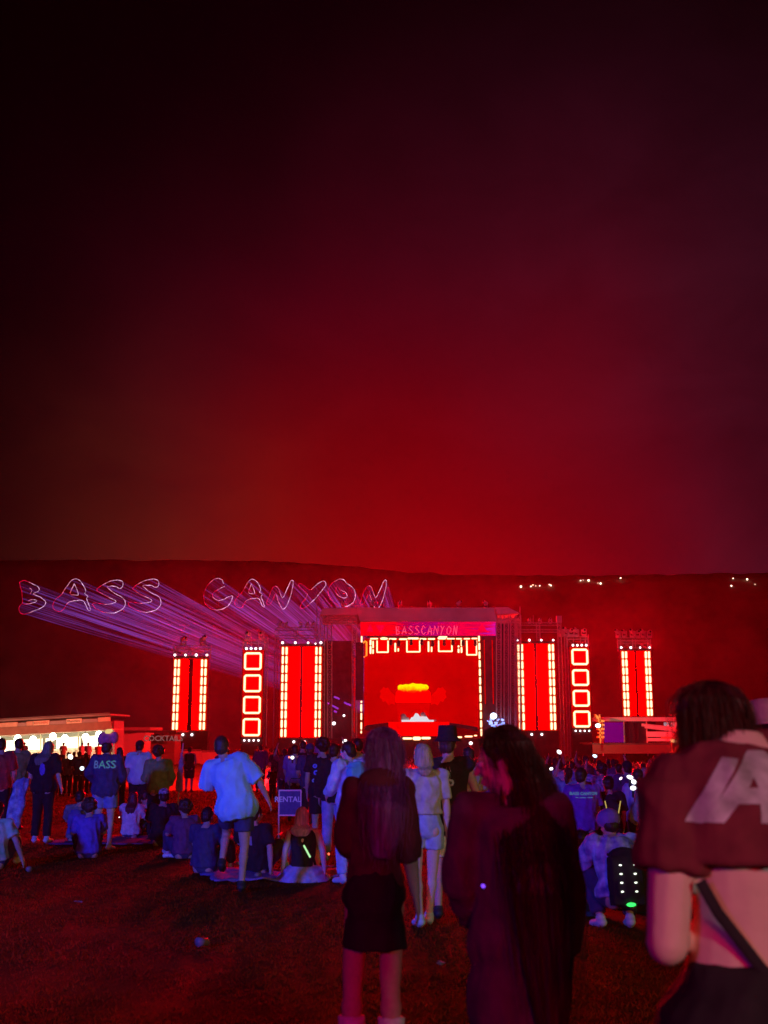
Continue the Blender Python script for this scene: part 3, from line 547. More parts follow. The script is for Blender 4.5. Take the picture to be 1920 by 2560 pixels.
LET = [('B', 'first', zoomA, [[(155, 180), (180, 160), (215, 168), (270, 195), (310, 215), (318, 240), (290, 258), (250, 268), (300, 285), (345, 310), (370, 340), (355, 365), (325, 382), (285, 400), (240, 418), (195, 435), (160, 422), (150, 395), (155, 365), (180, 350), (180, 300), (172, 240), (158, 205), (155, 180)], [(180, 350), (215, 350), (260, 345), (305, 325), (270, 312), (225, 325)], [(232, 222), (262, 235), (240, 270)]]),
 ('A', 'second', zoomA, [A_o, A_i]), ('S', 'third', zoomA, [S_o]), ('S', 'fourth', zoomA, [[(x+285, y-8) for x, y in S_o]]),
 ('C', 'fifth', zoomB, [[(505, 190), (500, 160), (465, 145), (430, 152), (395, 180), (360, 235), (345, 290), (355, 345), (390, 380), (430, 400), (475, 398), (520, 385), (560, 350), (580, 300), (580, 282), (550, 290), (510, 315), (470, 325), (430, 310), (415, 285), (425, 255), (465, 235), (515, 208)]]),
 ('A', 'sixth', zoomB, [[(595+(x-420)*.787, 150+(y-148)*.89) for x, y in q] for q in (A_o, A_i)]), ('N', 'seventh', zoomB, [N_o]),
 ('Y', 'eighth', zoomB, [[(1100, 200), (1120, 182), (1150, 205), (1185, 235), (1205, 243), (1240, 205), (1280, 172), (1310, 168), (1328, 185), (1315, 215), (1280, 260), (1240, 305), (1200, 345), (1165, 378), (1130, 388), (1115, 378), (1130, 345), (1160, 310), (1185, 270), (1150, 245), (1115, 220), (1100, 200)]]),
 ('O', 'ninth', zoomB, [[(1440, 152), (1400, 165), (1360, 195), (1335, 240), (1345, 290), (1380, 335), (1420, 362), (1470, 375), (1520, 360), (1555, 320), (1562, 270), (1545, 225), (1510, 200), (1485, 185), (1470, 155), (1440, 152)], [(1410, 215), (1395, 240), (1410, 275), (1445, 300), (1480, 308), (1497, 285), (1480, 255), (1440, 242), (1425, 222)]]),
 ('N', 'tenth', zoomB, [[(x+745, y-2) for x, y in N_o]])]
lg = bpy.data.materials.new('laser_line'); n = nt(lg); e = n.nodes.new('ShaderNodeEmission'); o_ = n.nodes.new('ShaderNodeOutputMaterial'); t = n.nodes.new('ShaderNodeTexCoord'); sx = n.nodes.new('ShaderNodeSeparateXYZ'); nz = n.nodes.new('ShaderNodeTexNoise'); nz.inputs['Scale'].default_value = .22; nz.inputs['Detail'].default_value = 2; rp = n.nodes.new('ShaderNodeValToRGB')
n.links.new(t.outputs['Generated'], sx.inputs[0]); n.links.new(t.outputs['Object'], nz.inputs['Vector']); n.links.new(mth(n, 'ADD', sx.outputs['X'], mth(n, 'MULTIPLY', mth(n, 'SUBTRACT', nz.outputs['Fac'], .5), .9)), rp.inputs[0])
rp.color_ramp.elements[0].position = .3; rp.color_ramp.elements[0].color = (.75, .0, .03, 1); rp.color_ramp.elements[1].position = .6; rp.color_ramp.elements[1].color = (.80, .45, .72, 1)
n.links.new(rp.outputs[0], e.inputs[0]); nf = n.nodes.new('ShaderNodeTexNoise'); nf.inputs['Scale'].default_value = .9; nf.inputs['Detail'].default_value = 3; n.links.new(t.outputs['Object'], nf.inputs['Vector']); n.links.new(mth(n, 'MULTIPLY', mth(n, 'POWER', nf.outputs['Fac'], 2.2), 4.4), e.inputs[1]); n.links.new(e.outputs[0], o_.inputs[0]); lg.cycles.emission_sampling = 'NONE'
lb = bpy.data.materials.new('laser_beam_in_air'); n = nt(lb); e = n.nodes.new('ShaderNodeEmission'); tr = n.nodes.new('ShaderNodeBsdfTransparent'); ad = n.nodes.new('ShaderNodeAddShader'); o_ = n.nodes.new('ShaderNodeOutputMaterial'); uv = n.nodes.new('ShaderNodeUVMap'); nz = n.nodes.new('ShaderNodeTexNoise'); nz.noise_dimensions = '2D'; nz.inputs['Scale'].default_value = 1.0; nz.inputs['Detail'].default_value = 3; mp = n.nodes.new('ShaderNodeMapping'); mp.inputs['Scale'].default_value = (70, 1.3, 1)
n.links.new(uv.outputs[0], mp.inputs[0]); n.links.new(mp.outputs[0], nz.inputs['Vector']); rp = n.nodes.new('ShaderNodeValToRGB'); rp.color_ramp.elements[0].position = .53; rp.color_ramp.elements[0].color = (.002, .0, .003, 1); rp.color_ramp.elements[1].position = .72; rp.color_ramp.elements[1].color = (.22, .07, .62, 1)
n.links.new(nz.outputs['Fac'], rp.inputs[0]); n.links.new(rp.outputs[0], e.inputs[0]); e.inputs[1].default_value = .30; n.links.new(e.outputs[0], ad.inputs[0]); n.links.new(tr.outputs[0], ad.inputs[1]); n.links.new(ad.outputs[0], o_.inputs[0]); lb.cycles.emission_sampling = 'NONE'
PROJ = P(1085, 1838, 151); DL = 392
for ch, nth, zf, lines in LET:
    c = zf(lines[0]); cx_ = sum(p_[0] for p_ in c)/len(c); cy_ = max(p_[1] for p_ in c); o0 = P(cx_, cy_, DL); mb = MB()
    for ln in lines:
        pts = [P(x, y, DL)-o0 for x, y in zf(ln)]
        # smooth the trace once
        q = []
        for a, b_ in zip(pts, pts[1:]): q += [a, a.lerp(b_, .5)]
        q.append(pts[-1]); sm_ = [q[0]]+[(q[i-1]+q[i]*2+q[i+1])/4 for i in range(1, len(q)-1)]+[q[-1]]; sm_ = [p_+Vector((random.uniform(-.09, .09), 0, random.uniform(-.09, .09))) for p_ in sm_]; mb.tube(sm_, .095, 5)
    o = mb.build('laser_letter', lg, None); o.location = o0
    tag(o, 'laser drawn outline letter %s, %s letter from the left of the sky writing' % (ch, nth), 'laser writing', 'laser letters projected beyond the stage')
    # the sheet of light that draws the letter, from letter back to the projector
    ln = zf(lines[0]); v = []; uvs = []; N = len(ln)
    for x, y in ln:
        a = P(x, y, DL)-o0; b_ = PROJ-o0
        for k in range(7): v.append(a.lerp(b_, k/6.*.985)); 
    f = [(i*7+k, i*7+k+1, (i+1)*7+k+1, (i+1)*7+k) for i in range(N-1) for k in range(6)]
    me = bpy.data.meshes.new('light_sheet'); me.from_pydata([tuple(p_) for p_ in v], [], f); ul = me.uv_layers.new(name='UVMap'); sd = random.random()
    for pl in me.polygons:
        for li in pl.loop_indices: vi = me.loops[li].vertex_index; ul.data[li].uv = (sd+(vi//7)/N, (vi % 7)/6)
    me.materials.append(lb); link('light_sheet', me, o)
t_ = empty('laser_projector', (PROJ.x, PROJ.y, gh(PROJ.x, 151))); tag(t_, 'laser projector on a short stand behind the stage', 'projector')
hz_ = PROJ.z-t_.location.z; MB().box((0, 0, hz_-.2), (.9, .7, .5)).build('housing', BLK, t_); MB().tube([(0, 0, 0), (0, 0, hz_-.4)], .12, 8).build('stand', ALU, t_)

# ------------------------------------------------------------------ food stand, left
SGN = mat('stand_board', (.55, .42, .30), .8, var=.15, scale=2); WALL = mat('stand_wall', (.55, .5, .4), .85, var=.12, scale=1.5); DARKROOF = mat('stand_roof', (.22, .18, .17), .8, var=.2, scale=1, stretch=(1, 8, 1))
WARM = mat('serving_hatch_light', emit=(1, .95, .62), es=2.4); BULB = mat('bulb_glass', emit=(.92, 1, .80), es=14)
D2 = 92; A = P(292, 1893, D2); B_ = P(-190, 1916, D2)
stand = empty('food_stand', (A.x, D2, A.z)); tag(stand, 'long brightly lit concession stand with white bulbs at far left', 'food stand'); so = stand.location
K = F/D2*.985
slope = math.atan2(16, 292)                       # the stand's lines fall to the left
stand.rotation_euler = (0, -slope, 0)
def S(px, py): return (-(292-px)/K, (1893-py)/K)   # px,py measured at the right end line -> local x,z
def sbox(name, px0, py0, px1, py1, y0, dep, m, par=stand): x0, z1 = S(px0, py0); x1, z0 = S(px1, py1); return MB().box(((x0+x1)/2, y0+dep/2, (z0+z1)/2), (abs(x1-x0), dep, abs(z1-z0))).build(name, m, par)
sbox('back_wall', -190, 1806, 284, 1893, 3.0, .2, WALL); sbox('counter', -190, 1866, 284, 1891, .2, .8, WALL); sbox('end_wall', 284, 1806, 288, 1893, -.2, 3.4, DARKROOF)
sbox('plinth', -190, 1892, 284, 1920, .3, 3.0, DARKROOF)
for k in range(6): sbox('counter_board', -190, 1869+k*3.6, 283, 1871.6+k*3.6, .14, .055, mat('board_paint', (.42, .36, .26), .8, var=.2, scale=3))
sbox('roof', -200, 1791, 293, 1795, -2.2, 7, DARKROOF); sbox('roof_rail', -200, 1788.6, 292, 1790, -2.3, .1, DARKROOF)
sbox('awning', -195, 1808, 290, 1827, -1.6, .15, mat('awning_cloth', (.26, .17, .12), .8, var=.15, scale=2)); sbox('soffit', -195, 1826, 290, 1828, -1.5, 4, SGN)
for a, b_, w in ((-195, -60, 0), (-60, 0, 1), (0, 24, 0), (24, 70, 1), (70, 90, 0), (90, 106, 1), (106, 145, 2), (145, 185, 0), (185, 222, 2), (222, 260, 0), (260, 290, 1)):
    sbox('sign_board', a+.5, 1798 if w else 1800, b_-.5, 1808, -1.75, .1, [mat('board_grey', (.30, .27, .26), .8), SGN, mat('board_cream', (.7, .6, .42), .7)][w])
x_, z_ = S(165-40, 1803); put_text('sign_text', 'KITCHEN', .26, mat('sign_red', (.5, .06, .04), .7), (x_, -1.78, z_), stand)
x_, z_ = S(203, 1803); put_text('sign_text', 'Munchies', .26, mat('sign_dark', (.08, .05, .04), .7), (x_, -1.78, z_), stand)
for a, b_ in ((-150, -80), (-60, 0), (6, 40), (55, 104), (112, 128), (138, 196), (203, 276)): sbox('serving_hatch', a, 1839, b_, 1865, 1.0, .06, WARM)
for px in (-180, -66, 2, 48, 108, 132, 199, 279): sbox('post', px, 1828, px+3, 1893, -.1, .12, mat('post_paint', (.4, .33, .2), .8))
for px in (-120, -70, -25, 17, 62, 99, 146, 175, 224, 256):
    x_, z_ = S(px, 1842-((px) % 7)); MB().ell((x_, -.9, z_), (.27, .27, .29), n=12, m=8).build('bulb', BULB, stand, True)
    MB().tube([(x_, -.9, z_+.25), (x_, -.9, S(0, 1827)[1])], .03, 4).build('bulb_cord', BLK, stand)
lampo = bpy.data.lights.new('stand_light', 'AREA'); lampo.energy = 1900; lampo.color = (1, .92, .6); lampo.size = 14; lampo.size_y = .3; lampo.shape = 'RECTANGLE'
lo = bpy.data.objects.new('stand_light', lampo); COL.objects.link(lo); lo.parent = stand; lo.location = (-8, -1.2, 1.9); lo.rotation_euler = (R(-25), 0, 0)
l2 = bpy.data.lights.new('sign_fill_light', 'AREA'); l2.energy = 120; l2.color = (1, .74, .45); l2.size = 15; l2.size_y = .2; l2.shape = 'RECTANGLE'  # unseen lamp added to brighten the sign boards
lo2 = bpy.data.objects.new('sign_fill_light', l2); COL.objects.link(lo2); lo2.parent = stand; lo2.location = (-8, -4.2, 2.2); lo2.rotation_euler = (R(105), 0, 0)
# shed beyond it
t_ = empty('shed', P(330, 1900, 108)); tag(t_, 'low grey service shed between food stand and cocktail bar', 'shed'); o3 = t_.location
pbox('wall', 300, 1832, 362, 1898, 108, 4, mat('shed_wall', (.35, .28, .25), .85, var=.2), t_); pbox('roof', 288, 1818, 375, 1826, 106.5, 6, DARKROOF, t_); pbox('hatch', 345, 1862, 362, 1880, 107.8, .1, mat('hatch_lit', (.6, .3, .15), .8, emit=None), t_)
# cocktail bar
t_ = empty('cocktail_bar', P(405, 1905, 96)); tag(t_, 'dark maroon cocktail bar with COCKTAILS over its counter', 'bar'); t_.location.z = gh(t_.location.x, 96); o3 = t_.location; BARM = mat('bar_cladding', (.10, .04, .04), .8, var=.2)
pbox('wall', 376, 1836, 436, 1912, 96.6, 3, BARM, t_); pbox('roof', 366, 1826, 440, 1831, 95, 6, BLK, t_); pbox('sign_board', 372, 1841, 435, 1852, 95.8, .2, BLK, t_); pbox('counter', 374, 1884, 436, 1912, 95.8, .6, BARM, t_); pbox('menu_board', 380, 1877, 404, 1900, 95.6, .1, mat('menu_paper', (.45, .2, .15), .8), t_)
put_text('sign_text', 'COCKTAILS', .62, mat('bar_sign_glow', emit=(.75, .34, .34), es=.22, sampled=False), P(408, 1846.5, 95.7)-o3, t_, bold=.01)
# barrier walls on the bowl's edge
def barrier(label, pts, Y, h, parent=None):
    x0 = P(pts[0], 1900, Y).x; x1 = P(pts[1], 1900, Y).x; t_ = empty('crowd_barrier', ((x0+x1)/2, Y, gh((x0+x1)/2, Y))); tag(t_, label, 'barrier'); k = int(abs(x1-x0)/2.2)
    w = abs(x1-x0)/k; pm = MB().box((0, 0, h/2), (w-.04, .06, h-.1)).mesh('panel'); pm.materials.append(mat('barrier_panel', (.30, .2, .18), .7, var=.2)); rm = MB().tube([(-w/2+.02, 0, 0), (-w/2+.02, 0, h+.05), (w/2-.02, 0, h+.05), (w/2-.02, 0, 0)], .03, 5).mesh('rail'); rm.materials.append(ALU)
    for i in range(k):
        X = -abs(x1-x0)/2+w*(i+.5); p_ = link('panel', pm, t_, (X, 0, gh(X+t_.location.x, Y)-t_.location.z)); link('rail', rm, p_)
barrier('row of metal crowd barriers across the lawn below the left LED towers', (436, 700), 100, 1.15)
barrier('row of metal crowd barriers in front of the stage deck', (720, 1480), 131, 1.2)
barrier('row of metal crowd barriers before the right viewing deck', (1480, 1690), 118, 1.15)
# ------------------------------------------------------------------ viewing deck, right
DK = 112; t_ = empty('viewing_deck', (P(1610, 1880, DK).x, DK, gh(40, DK))); tag(t_, 'two level viewing deck with long white canopy edge, right of the stage', 'viewing deck'); WP = mat('canopy_white', (.75, .68, .70), .8, var=.12, scale=.8)
pbox('canopy', 1503, 1793, 1716, 1803, DK, 5, WP, t_); pbox('side_screen', 1512, 1806, 1562, 1856, DK+1, .4, mat('purple_screen', emit=(.12, .0, .13), es=1, sampled=False), t_)
pbox('back_panel', 1562, 1806, 1618, 1858, DK+2, .4, mat('maroon_panel', (.12, .03, .05), .8), t_); pbox('banner', 1617, 1829, 1683, 1842, DK-1, .2, WP, t_); pbox('banner', 1620, 1845, 1683, 1853, DK-1, .2, WP, t_)
for a, b_, c, d in ((1604, 1812, 1727, 1825), (1612, 1817, 1727, 1830)):
    MB().tube([P(a, b_, DK-.5)-t_.location, P(c, d, DK-.5)-t_.location], .14, 4, flat=(1, .5)).build('ramp_rail', WP, t_)
for px in (1506, 1560, 1617, 1683, 1712): pbox('post', px, 1803, px+2.5, 1890, DK-.3, .15, mat('deck_post', (.5, .42, .36), .8), t_)
for a, b_ in ((1660, 1672), (1678, 1686), (1690, 1700)): pbox('cabin_window', a, 1806, b_, 1817, DK+1.5, .1, mat('cabin_glow_%d' % (a % 3), emit=(.42, .30, .36), es=.7, sampled=False), t_)
pbox('deck_floor', 1480, 1858, 1690, 1862, DK-2, 7, FAB, t_); pbox('fascia', 1482, 1862, 1690, 1884, DK-2.1, .15, mat('deck_fascia', (.14, .05, .05), .8), t_)
t2 = empty('stair_tower', (P(1502, 1855, DK-3).x, DK-3, gh(30, DK))); tag(t2, 'narrow wooden stair tower lit amber by a white lamp at deck corner', 'stair tower')
AMB = mat('amber_wood', (.6, .34, .1), .8)
for i in range(5): pbox('stair_flight', 1497+(i % 2)*2, 1800+i*10, 1511, 1805+i*10, DK-3, 1.2, AMB, t2)
pbox('post', 1499, 1786, 1502, 1858, DK-3, .15, AMB, t2); MB().hull([P(1489, 1785, DK-3)-t2.location, P(1502, 1797, DK-3)-t2.location, P(1502, 1804, DK-3)-t2.location, P(1490, 1793, DK-3)-t2.location], [P(1489, 1785, DK-3)-t2.location+Vector((0, 1, 0)), P(1502, 1797, DK-3)-t2.location+Vector((0, 1, 0)), P(1502, 1804, DK-3)-t2.location+Vector((0, 1, 0)), P(1490, 1793, DK-3)-t2.location+Vector((0, 1, 0))]).build('awning', AMB, t2)
MB().ell(P(1495, 1814, DK-3.4)-t2.location, (.26, .2, .2), n=8, m=6).build('lamp', mat('cold_lamp', emit=(.8, .9, 1), es=3, sampled=False), t2)
pl = bpy.data.lights.new('stair_lamp', 'POINT'); pl.energy = 260; pl.color = (1, .7, .35); pl.shadow_soft_size = .2; po = bpy.data.objects.new('stair_lamp', pl); COL.objects.link(po); po.location = P(1492, 1814, DK-5)
# small amber bar stall
DB = 90; t3 = empty('drinks_stall', (P(1712, 1880, DB).x, DB, gh(30, DB))); tag(t3, 'small drinks stall with glowing amber canopy lamps beside the big haired woman', 'stall')
for a, b_ in ((1679, 1693), (1694, 1717), (1719, 1736)): pbox('lamp_panel', a, 1848+(a > 1700)*1, b_, 1856, DB-1, .25, mat('amber_panel', emit=(1, .72, .25), es=2.2), t3)
pbox('canopy', 1676, 1842, 1738, 1847, DB-1.2, 3, mat('canopy_olive', (.3, .2, .1), .8), t3); pbox('counter', 1680, 1880, 1736, 1904, DB-1, .8, mat('stall_wood', (.5, .2, .08), .8), t3)
for px in (1680, 1696, 1717, 1734): pbox('post', px, 1846, px+2.5, 1925, DB-1, .1, AMB, t3)
for i in range(7): pbox('crate', 1690+i*6, 1868+(i % 3)*3, 1694.5+i*6, 1880, DB-.6, .4, mat('crate_%d' % (i % 3), ((.7, .2, .05), (.8, .4, .1), (.5, .1, .05))[i % 3], .8), t3)

# ------------------------------------------------------------------ people
from mathutils.bvhtree import BVHTree
SKIN = mat('skin', (.52, .33, .25), .6, var=.07, scale=40, bump=.05); SKIN2 = mat('skin_tan', (.30, .17, .11), .6, var=.07, scale=40, bump=.05); SKINP = mat('skin_pale', (.66, .46, .38), .6, var=.05, scale=25, bump=.05)
def cloth(name, col, var=.2, scale=14, **k): return mat('cloth_'+name, col, .92, var=var, scale=scale, bump=.25, **k)
def hairm(name, col): return mat('hair_'+name, col, .45, var=.4, scale=60, bump=.4, stretch=(1, 1, .06))
C_BLACK = cloth('black', (.022, .018, .02)); C_MAROON = cloth('maroon', (.09, .02, .03)); C_WHITE = cloth('white', (.72, .72, .70)); C_NAVY = cloth('navy', (.05, .05, .12)); C_GREY = cloth('grey', (.22, .2, .22)); C_PLUM = cloth('plum', (.16, .05, .14)); C_DENIM = cloth('denim', (.38, .45, .6)); C_CREAM = cloth('cream', (.55, .5, .4)); C_BLUE = cloth('blue', (.25, .35, .55)); C_RED = cloth('red', (.4, .05, .04)); C_OLIVE = cloth('olive', (.2, .2, .09)); C_LILAC = cloth('lilac', (.45, .32, .6))
H_BLACK = hairm('black', (.034, .012, .010)); H_BROWN = hairm('brown', (.06, .03, .02)); H_BLOND = hairm('blond', (.5, .36, .2)); H_PINK = hairm('pink', (.6, .25, .4)); H_AUB = hairm('auburn', (.10, .03, .025))
SOLE = mat('shoe_white', (.65, .62, .62), .7, var=.1); SHOEB = mat('shoe_black', (.03, .03, .03), .6, var=.1)
EYE = mat('eye_white', (.7, .7, .7), .3, var=0, bump=0)
V = Vector
STAND = dict(pelvis=(0, 0, .95), waist=(0, 0, 1.08), chest=(0, -.01, 1.28), neck=(0, -.01, 1.46), head=(0, .02, 1.595),
 shL=(-.175, -.01, 1.405), shR=(.175, -.01, 1.405), elL=(-.225, -.03, 1.13), elR=(.225, -.03, 1.13), wrL=(-.225, .07, .90), wrR=(.225, .07, .90),
 hiL=(-.088, 0, .91), hiR=(.088, 0, .91), knL=(-.10, .02, .50), knR=(.10, .02, .50), anL=(-.105, -.02, .085), anR=(.105, -.02, .085), toL=(-.125, .13, .03), toR=(.125, .13, .03))
SIT = dict(pelvis=(0, 0, .13), waist=(0, -.02, .26), chest=(0, 0, .46), neck=(0, .03, .63), head=(0, .07, .765),
 shL=(-.17, .02, .58), shR=(.17, .02, .58), elL=(-.24, .14, .37), elR=(.24, .14, .37), wrL=(-.15, .34, .36), wrR=(.15, .34, .36),
 hiL=(-.09, .05, .12), hiR=(.09, .05, .12), knL=(-.18, .42, .36), knR=(.18, .42, .36), anL=(-.13, .62, .08), anR=(.13, .62, .08), toL=(-.14, .76, .05), toR=(.14, .76, .05))
SQUAT = dict(SIT, pelvis=(0, 0, .34), waist=(0, .02, .47), chest=(0, .10, .65), neck=(0, .18, .80), head=(0, .25, .92), shL=(-.18, .15, .76), shR=(.18, .15, .76), elL=(-.24, .34, .56), elR=(.24, .34, .56), wrL=(-.1, .5, .55), wrR=(.1, .5, .55), hiL=(-.1, .02, .32), hiR=(.1, .02, .32), knL=(-.2, .42, .5), knR=(.2, .42, .5), anL=(-.14, .15, .09), anR=(.14, .15, .09), toL=(-.16, .3, .03), toR=(.16, .3, .03))
def pose(base=STAND, **ov): j = {k: V(v) for k, v in base.items()}; j.update({k: V(v) for k, v in ov.items()}); return j
PROF = [(-.14, .08, .07), (-.10, .14, .11), (-.04, .168, .122), (.02, .165, .118), (.13, .132, .098), (.25, .142, .106), (.35, .158, .11), (.42, .168, .10), (.47, .13, .08), (.52, .062, .06)]
def prof(s, w=1):
    p = PROF
    if s <= p[0][0]: return p[0][1]*w, p[0][2]*w
    for a, b_ in zip(p, p[1:]):
        if s <= b_[0]: t = (s-a[0])/(b_[0]-a[0]); return (a[1]+(b_[1]-a[1])*t)*w, (a[2]+(b_[2]-a[2])*t)*w
    return p[-1][1]*w, p[-1][2]*w
def spine(J, s):
    pts = [J['pelvis'], J['waist'], J['chest'], J['neck']]; L = [.0, .13, .33, .51]
    rh = (J['hiR']-J['hiL']).normalized(); rs = (J['shR']-J['shL']).normalized()
    if s < 0: T = (pts[1]-pts[0]).normalized(); c = pts[0]+T*s
    else:
        for i in range(3):
            if s <= L[i+1] or i == 2: T = (pts[i+1]-pts[i]).normalized(); c = pts[i].lerp(pts[i+1], (s-L[i])/(L[i+1]-L[i])); break
    r = rh.lerp(rs, min(1, max(0, s/.4))); r = (r-T*r.dot(T)).normalized(); return c, r, T.cross(r), T
def torso(mb, J, s0, s1, ease=0, w=1, n=12, flare=0, wtop=1):
    rg = []
    for i in range(n+1):
        s = s0+(s1-s0)*i/n; c, r, f, T = spine(J, s); rx, ry = prof(s, w*(1+(wtop-1)*max(0, s/.45))); fl = flare*max(0, 1-(s-s0)/.25); rg.append((c, r, f, rx+ease+fl, ry+ease+fl))
    mb.loft(rg)
def hand(mb, w, d, side, vox, curl=.5, spread=1):
    d = d.normalized(); up = V((0, 0, 1)) if abs(d.z) < .85 else V((0, 1, 0)); nrm = (V((side, 0, 0))-d*d.dot(V((side, 0, 0)))).normalized() if abs(d.x) < .8 else (up-d*up.dot(d)).normalized(); across = d.cross(nrm).normalized()
    if across.y < 0: across = -across
    fr = max(.0085, vox*.75); mb.cap(w, w+d*.045, .026, .030, 8, 1.15, .7, side=across)
    mb.cap(w+d*.03, w+d*.08, .03, .034, 8, 1.2, .5, side=across)
    if vox > .013: mb.cap(w+d*.08, w+d*.14-nrm*.02, .022, .014, 8, 1.4, .7, side=across)
    else:
        for k, l in zip((-1.5, -.5, .5, 1.5), (.06, .075, .08, .07)):
            a = w+d*.095+across*k*.019; b_ = a+d*l*.5-nrm*.012*curl; c = b_+d*l*.5*(1-curl*.5)-nrm*.03*curl; mb.cap(a, b_, fr, fr, 6); mb.cap(b_, c, fr, fr*.85, 6)
    a = w+d*.035+across*.03; mb.cap(a, a+d*.035+across*.022, max(.012, vox), max(.010, vox*.8), 6); mb.cap(a+d*.035+across*.022, a+d*.062+across*.022-nrm*.01, max(.010, vox*.8), max(.008, vox*.7), 6)
def head(mb, J, yaw, pitch, face=True):
    Mh = Matrix.Rotation(yaw, 3, 'Z') @ Matrix.Rotation(-pitch, 3, 'X'); c = J['head']; q = lambda x, y, z: c+Mh @ V((x, y, z))
    mb.ell(q(0, -.01, .022), (.074, .092, .088), Mh, 14, 10); mb.ell(q(0, .03, -.045), (.056, .058, .062), Mh, 12, 8); mb.ell(q(0, .055, -.088), (.026, .024, .02), Mh, 8, 6)
    for k in (-1, 1): mb.ell(q(k*.034, .072, -.03), (.022, .018, .024), Mh, 8, 6); mb.ell(q(k*.077, -.005, -.012), (.009, .019, .030), Mh, 8, 6); mb.ell(q(k*.03, .083, .022), (.026, .012, .008), Mh, 8, 5)
    mb.cap(q(0, .085, .012), q(0, .108, -.026), .009, .014, 8); mb.ell(q(0, .092, -.060), (.022, .010, .007), Mh, 8, 5); mb.ell(q(0, .090, -.072), (.018, .010, .007), Mh, 8, 5)
    return Mh, q
def limb_dir(J, a, b_): return (J[b_]-J[a]).normalized()
def body_mb(J, w, vox, yaw, pitch, arm=1.0, leg=1.0, curl=.5):
    mb = MB(); torso(mb, J, -.13, .52, 0, w)
    c, r, f, T = spine(J, .30); mb.ell(c-r*.06*w-f*.038+T*.07, (.07*w, .05, .09)); mb.ell(c+r*.06*w-f*.038+T*.07, (.07*w, .05, .09))
    c0, r0, f0, T0 = spine(J, -.06)
    for k in (-1, 1): mb.ell(c0+r0*k*.07*w-f0*.045*w, (.082*w, .078*w, .085*w))
    mb.cap(J['neck']-V((0, 0, .04)), J['head']-V((0, .02, .03)), .060, .052, 12); Mh, q = head(mb, J, yaw, pitch)
    for s, k in (('L', -1), ('R', 1)):
        sh, el, wr = J['sh'+s], J['el'+s], J['wr'+s]; mb.cap(J['neck']-V((0, 0, .05)), sh, .05, .053, 10); mb.cap(sh, el, .052*arm, .040*arm, 10); mb.ell(sh.lerp(el, .4), (.047*arm, .05*arm, .08), None); mb.cap(el, el.lerp(wr, .35), .041*arm, .042*arm, 10); mb.cap(el.lerp(wr, .3), wr, .042*arm, .027, 10, 1, .85)
        hand(mb, wr, wr-el, k, vox, curl)
        hi, kn, an, to = J['hi'+s], J['kn'+s], J['an'+s], J['to'+s]; mb.cap(hi, kn, .086*w*leg, .055*leg, 12); mb.ell(hi.lerp(kn, .3), (.083*w*leg,)*3); ca = kn.lerp(an, .3); bk = (kn-J['hi'+s]).normalized()
        mb.cap(kn, an, .052*leg, .035, 12); n_ = V((0, -1, 0)) if abs((an-kn).normalized().y) < .8 else V((0, 0, -1)); mb.cap(ca+n_*.012, kn.lerp(an, .55)+n_*.008, .056*leg, .04*leg, 10); mb.ell(kn, (.054*leg,)*3)
        fd = (to-an); fd = fd.normalized(); he = an+V((0, 0, -.045)) if an.z-to.z > .02 else an; mb.cap(he-fd*.03, to, .036, .028, 10, 1.0, .8); mb.cap(an, he, .036, .036, 8)
    return mb, Mh, q
def arm_sleeve(mb, J, s, upto, ease, arm=1.0):
    """upto 0..1 upper arm, 1..2 forearm; flat open cuff"""
    sh, el, wr = J['sh'+s], J['el'+s], J['wr'+s]; k = -1 if s == 'L' else 1
    mb.cap(J['neck']-V((0, 0, .06)), sh, .052+ease, .055+ease, 10); mb.ell(sh, (.058+ease,)*3); u = min(1, upto); e = sh.lerp(el, u); n_ = 6
    def ring(c, T, r): T = T.normalized(); x = V((1, 0, 0)) if abs(T.x) < .9 else V((0, 1, 0)); x = (x-T*x.dot(T)).normalized(); return (c, x, T.cross(x), r, r)
    T = el-sh; mb.loft([ring(sh.lerp(e, i/n_), T, (.054*arm+(.040-.054)*arm*u*i/n_)+ease*(1+.5*i/n_)) for i in range(n_+1)], 12)
    if upto > 1: f = upto-1; w_ = el.lerp(wr, f); T = wr-el; mb.ell(el, (.044*arm+ease*1.3,)*3); mb.loft([ring(el.lerp(w_, i/n_), T, (.044+(.028-.044)*f*i/n_)*arm+ease*1.2) for i in range(n_+1)], 12)
def leg_cover(mb, J, s, upto, ease, w=1, flare=0, leg=1.0):
    hi, kn, an = J['hi'+s], J['kn'+s], J['an'+s]; u = min(1, upto); n_ = 8
    def ring(c, T, r): T = T.normalized(); x = V((1, 0, 0)); x = (x-T*x.dot(T)).normalized(); return (c, x, T.cross(x), r, r)
    e = hi.lerp(kn, u); T = kn-hi; mb.ell(hi, (.088*w*leg+ease,)*3); mb.loft([ring(hi.lerp(e, i/n_), T, (.088*w+(.058-.088*w)*u*i/n_)*leg+ease+flare*i/n_*(1 if upto <= 1 else .3)) for i in range(n_+1)], 14)
    if upto > 1: f = upto-1; a = kn.lerp(an, f); T = an-kn; mb.ell(kn, (.058*leg+ease+flare*.3,)*3); mb.loft([ring(kn.lerp(a, i/n_), T, .058*leg+(.042-.058)*f*i/n_+ease+flare*(.3+.7*i/n_)) for i in range(n_+1)], 14)
def strands(pts_fn, count, r, seg=9):
    mb = MB()
    for i in range(count): mb.tube(pts_fn(i), r, 3, r*.4)
    return mb
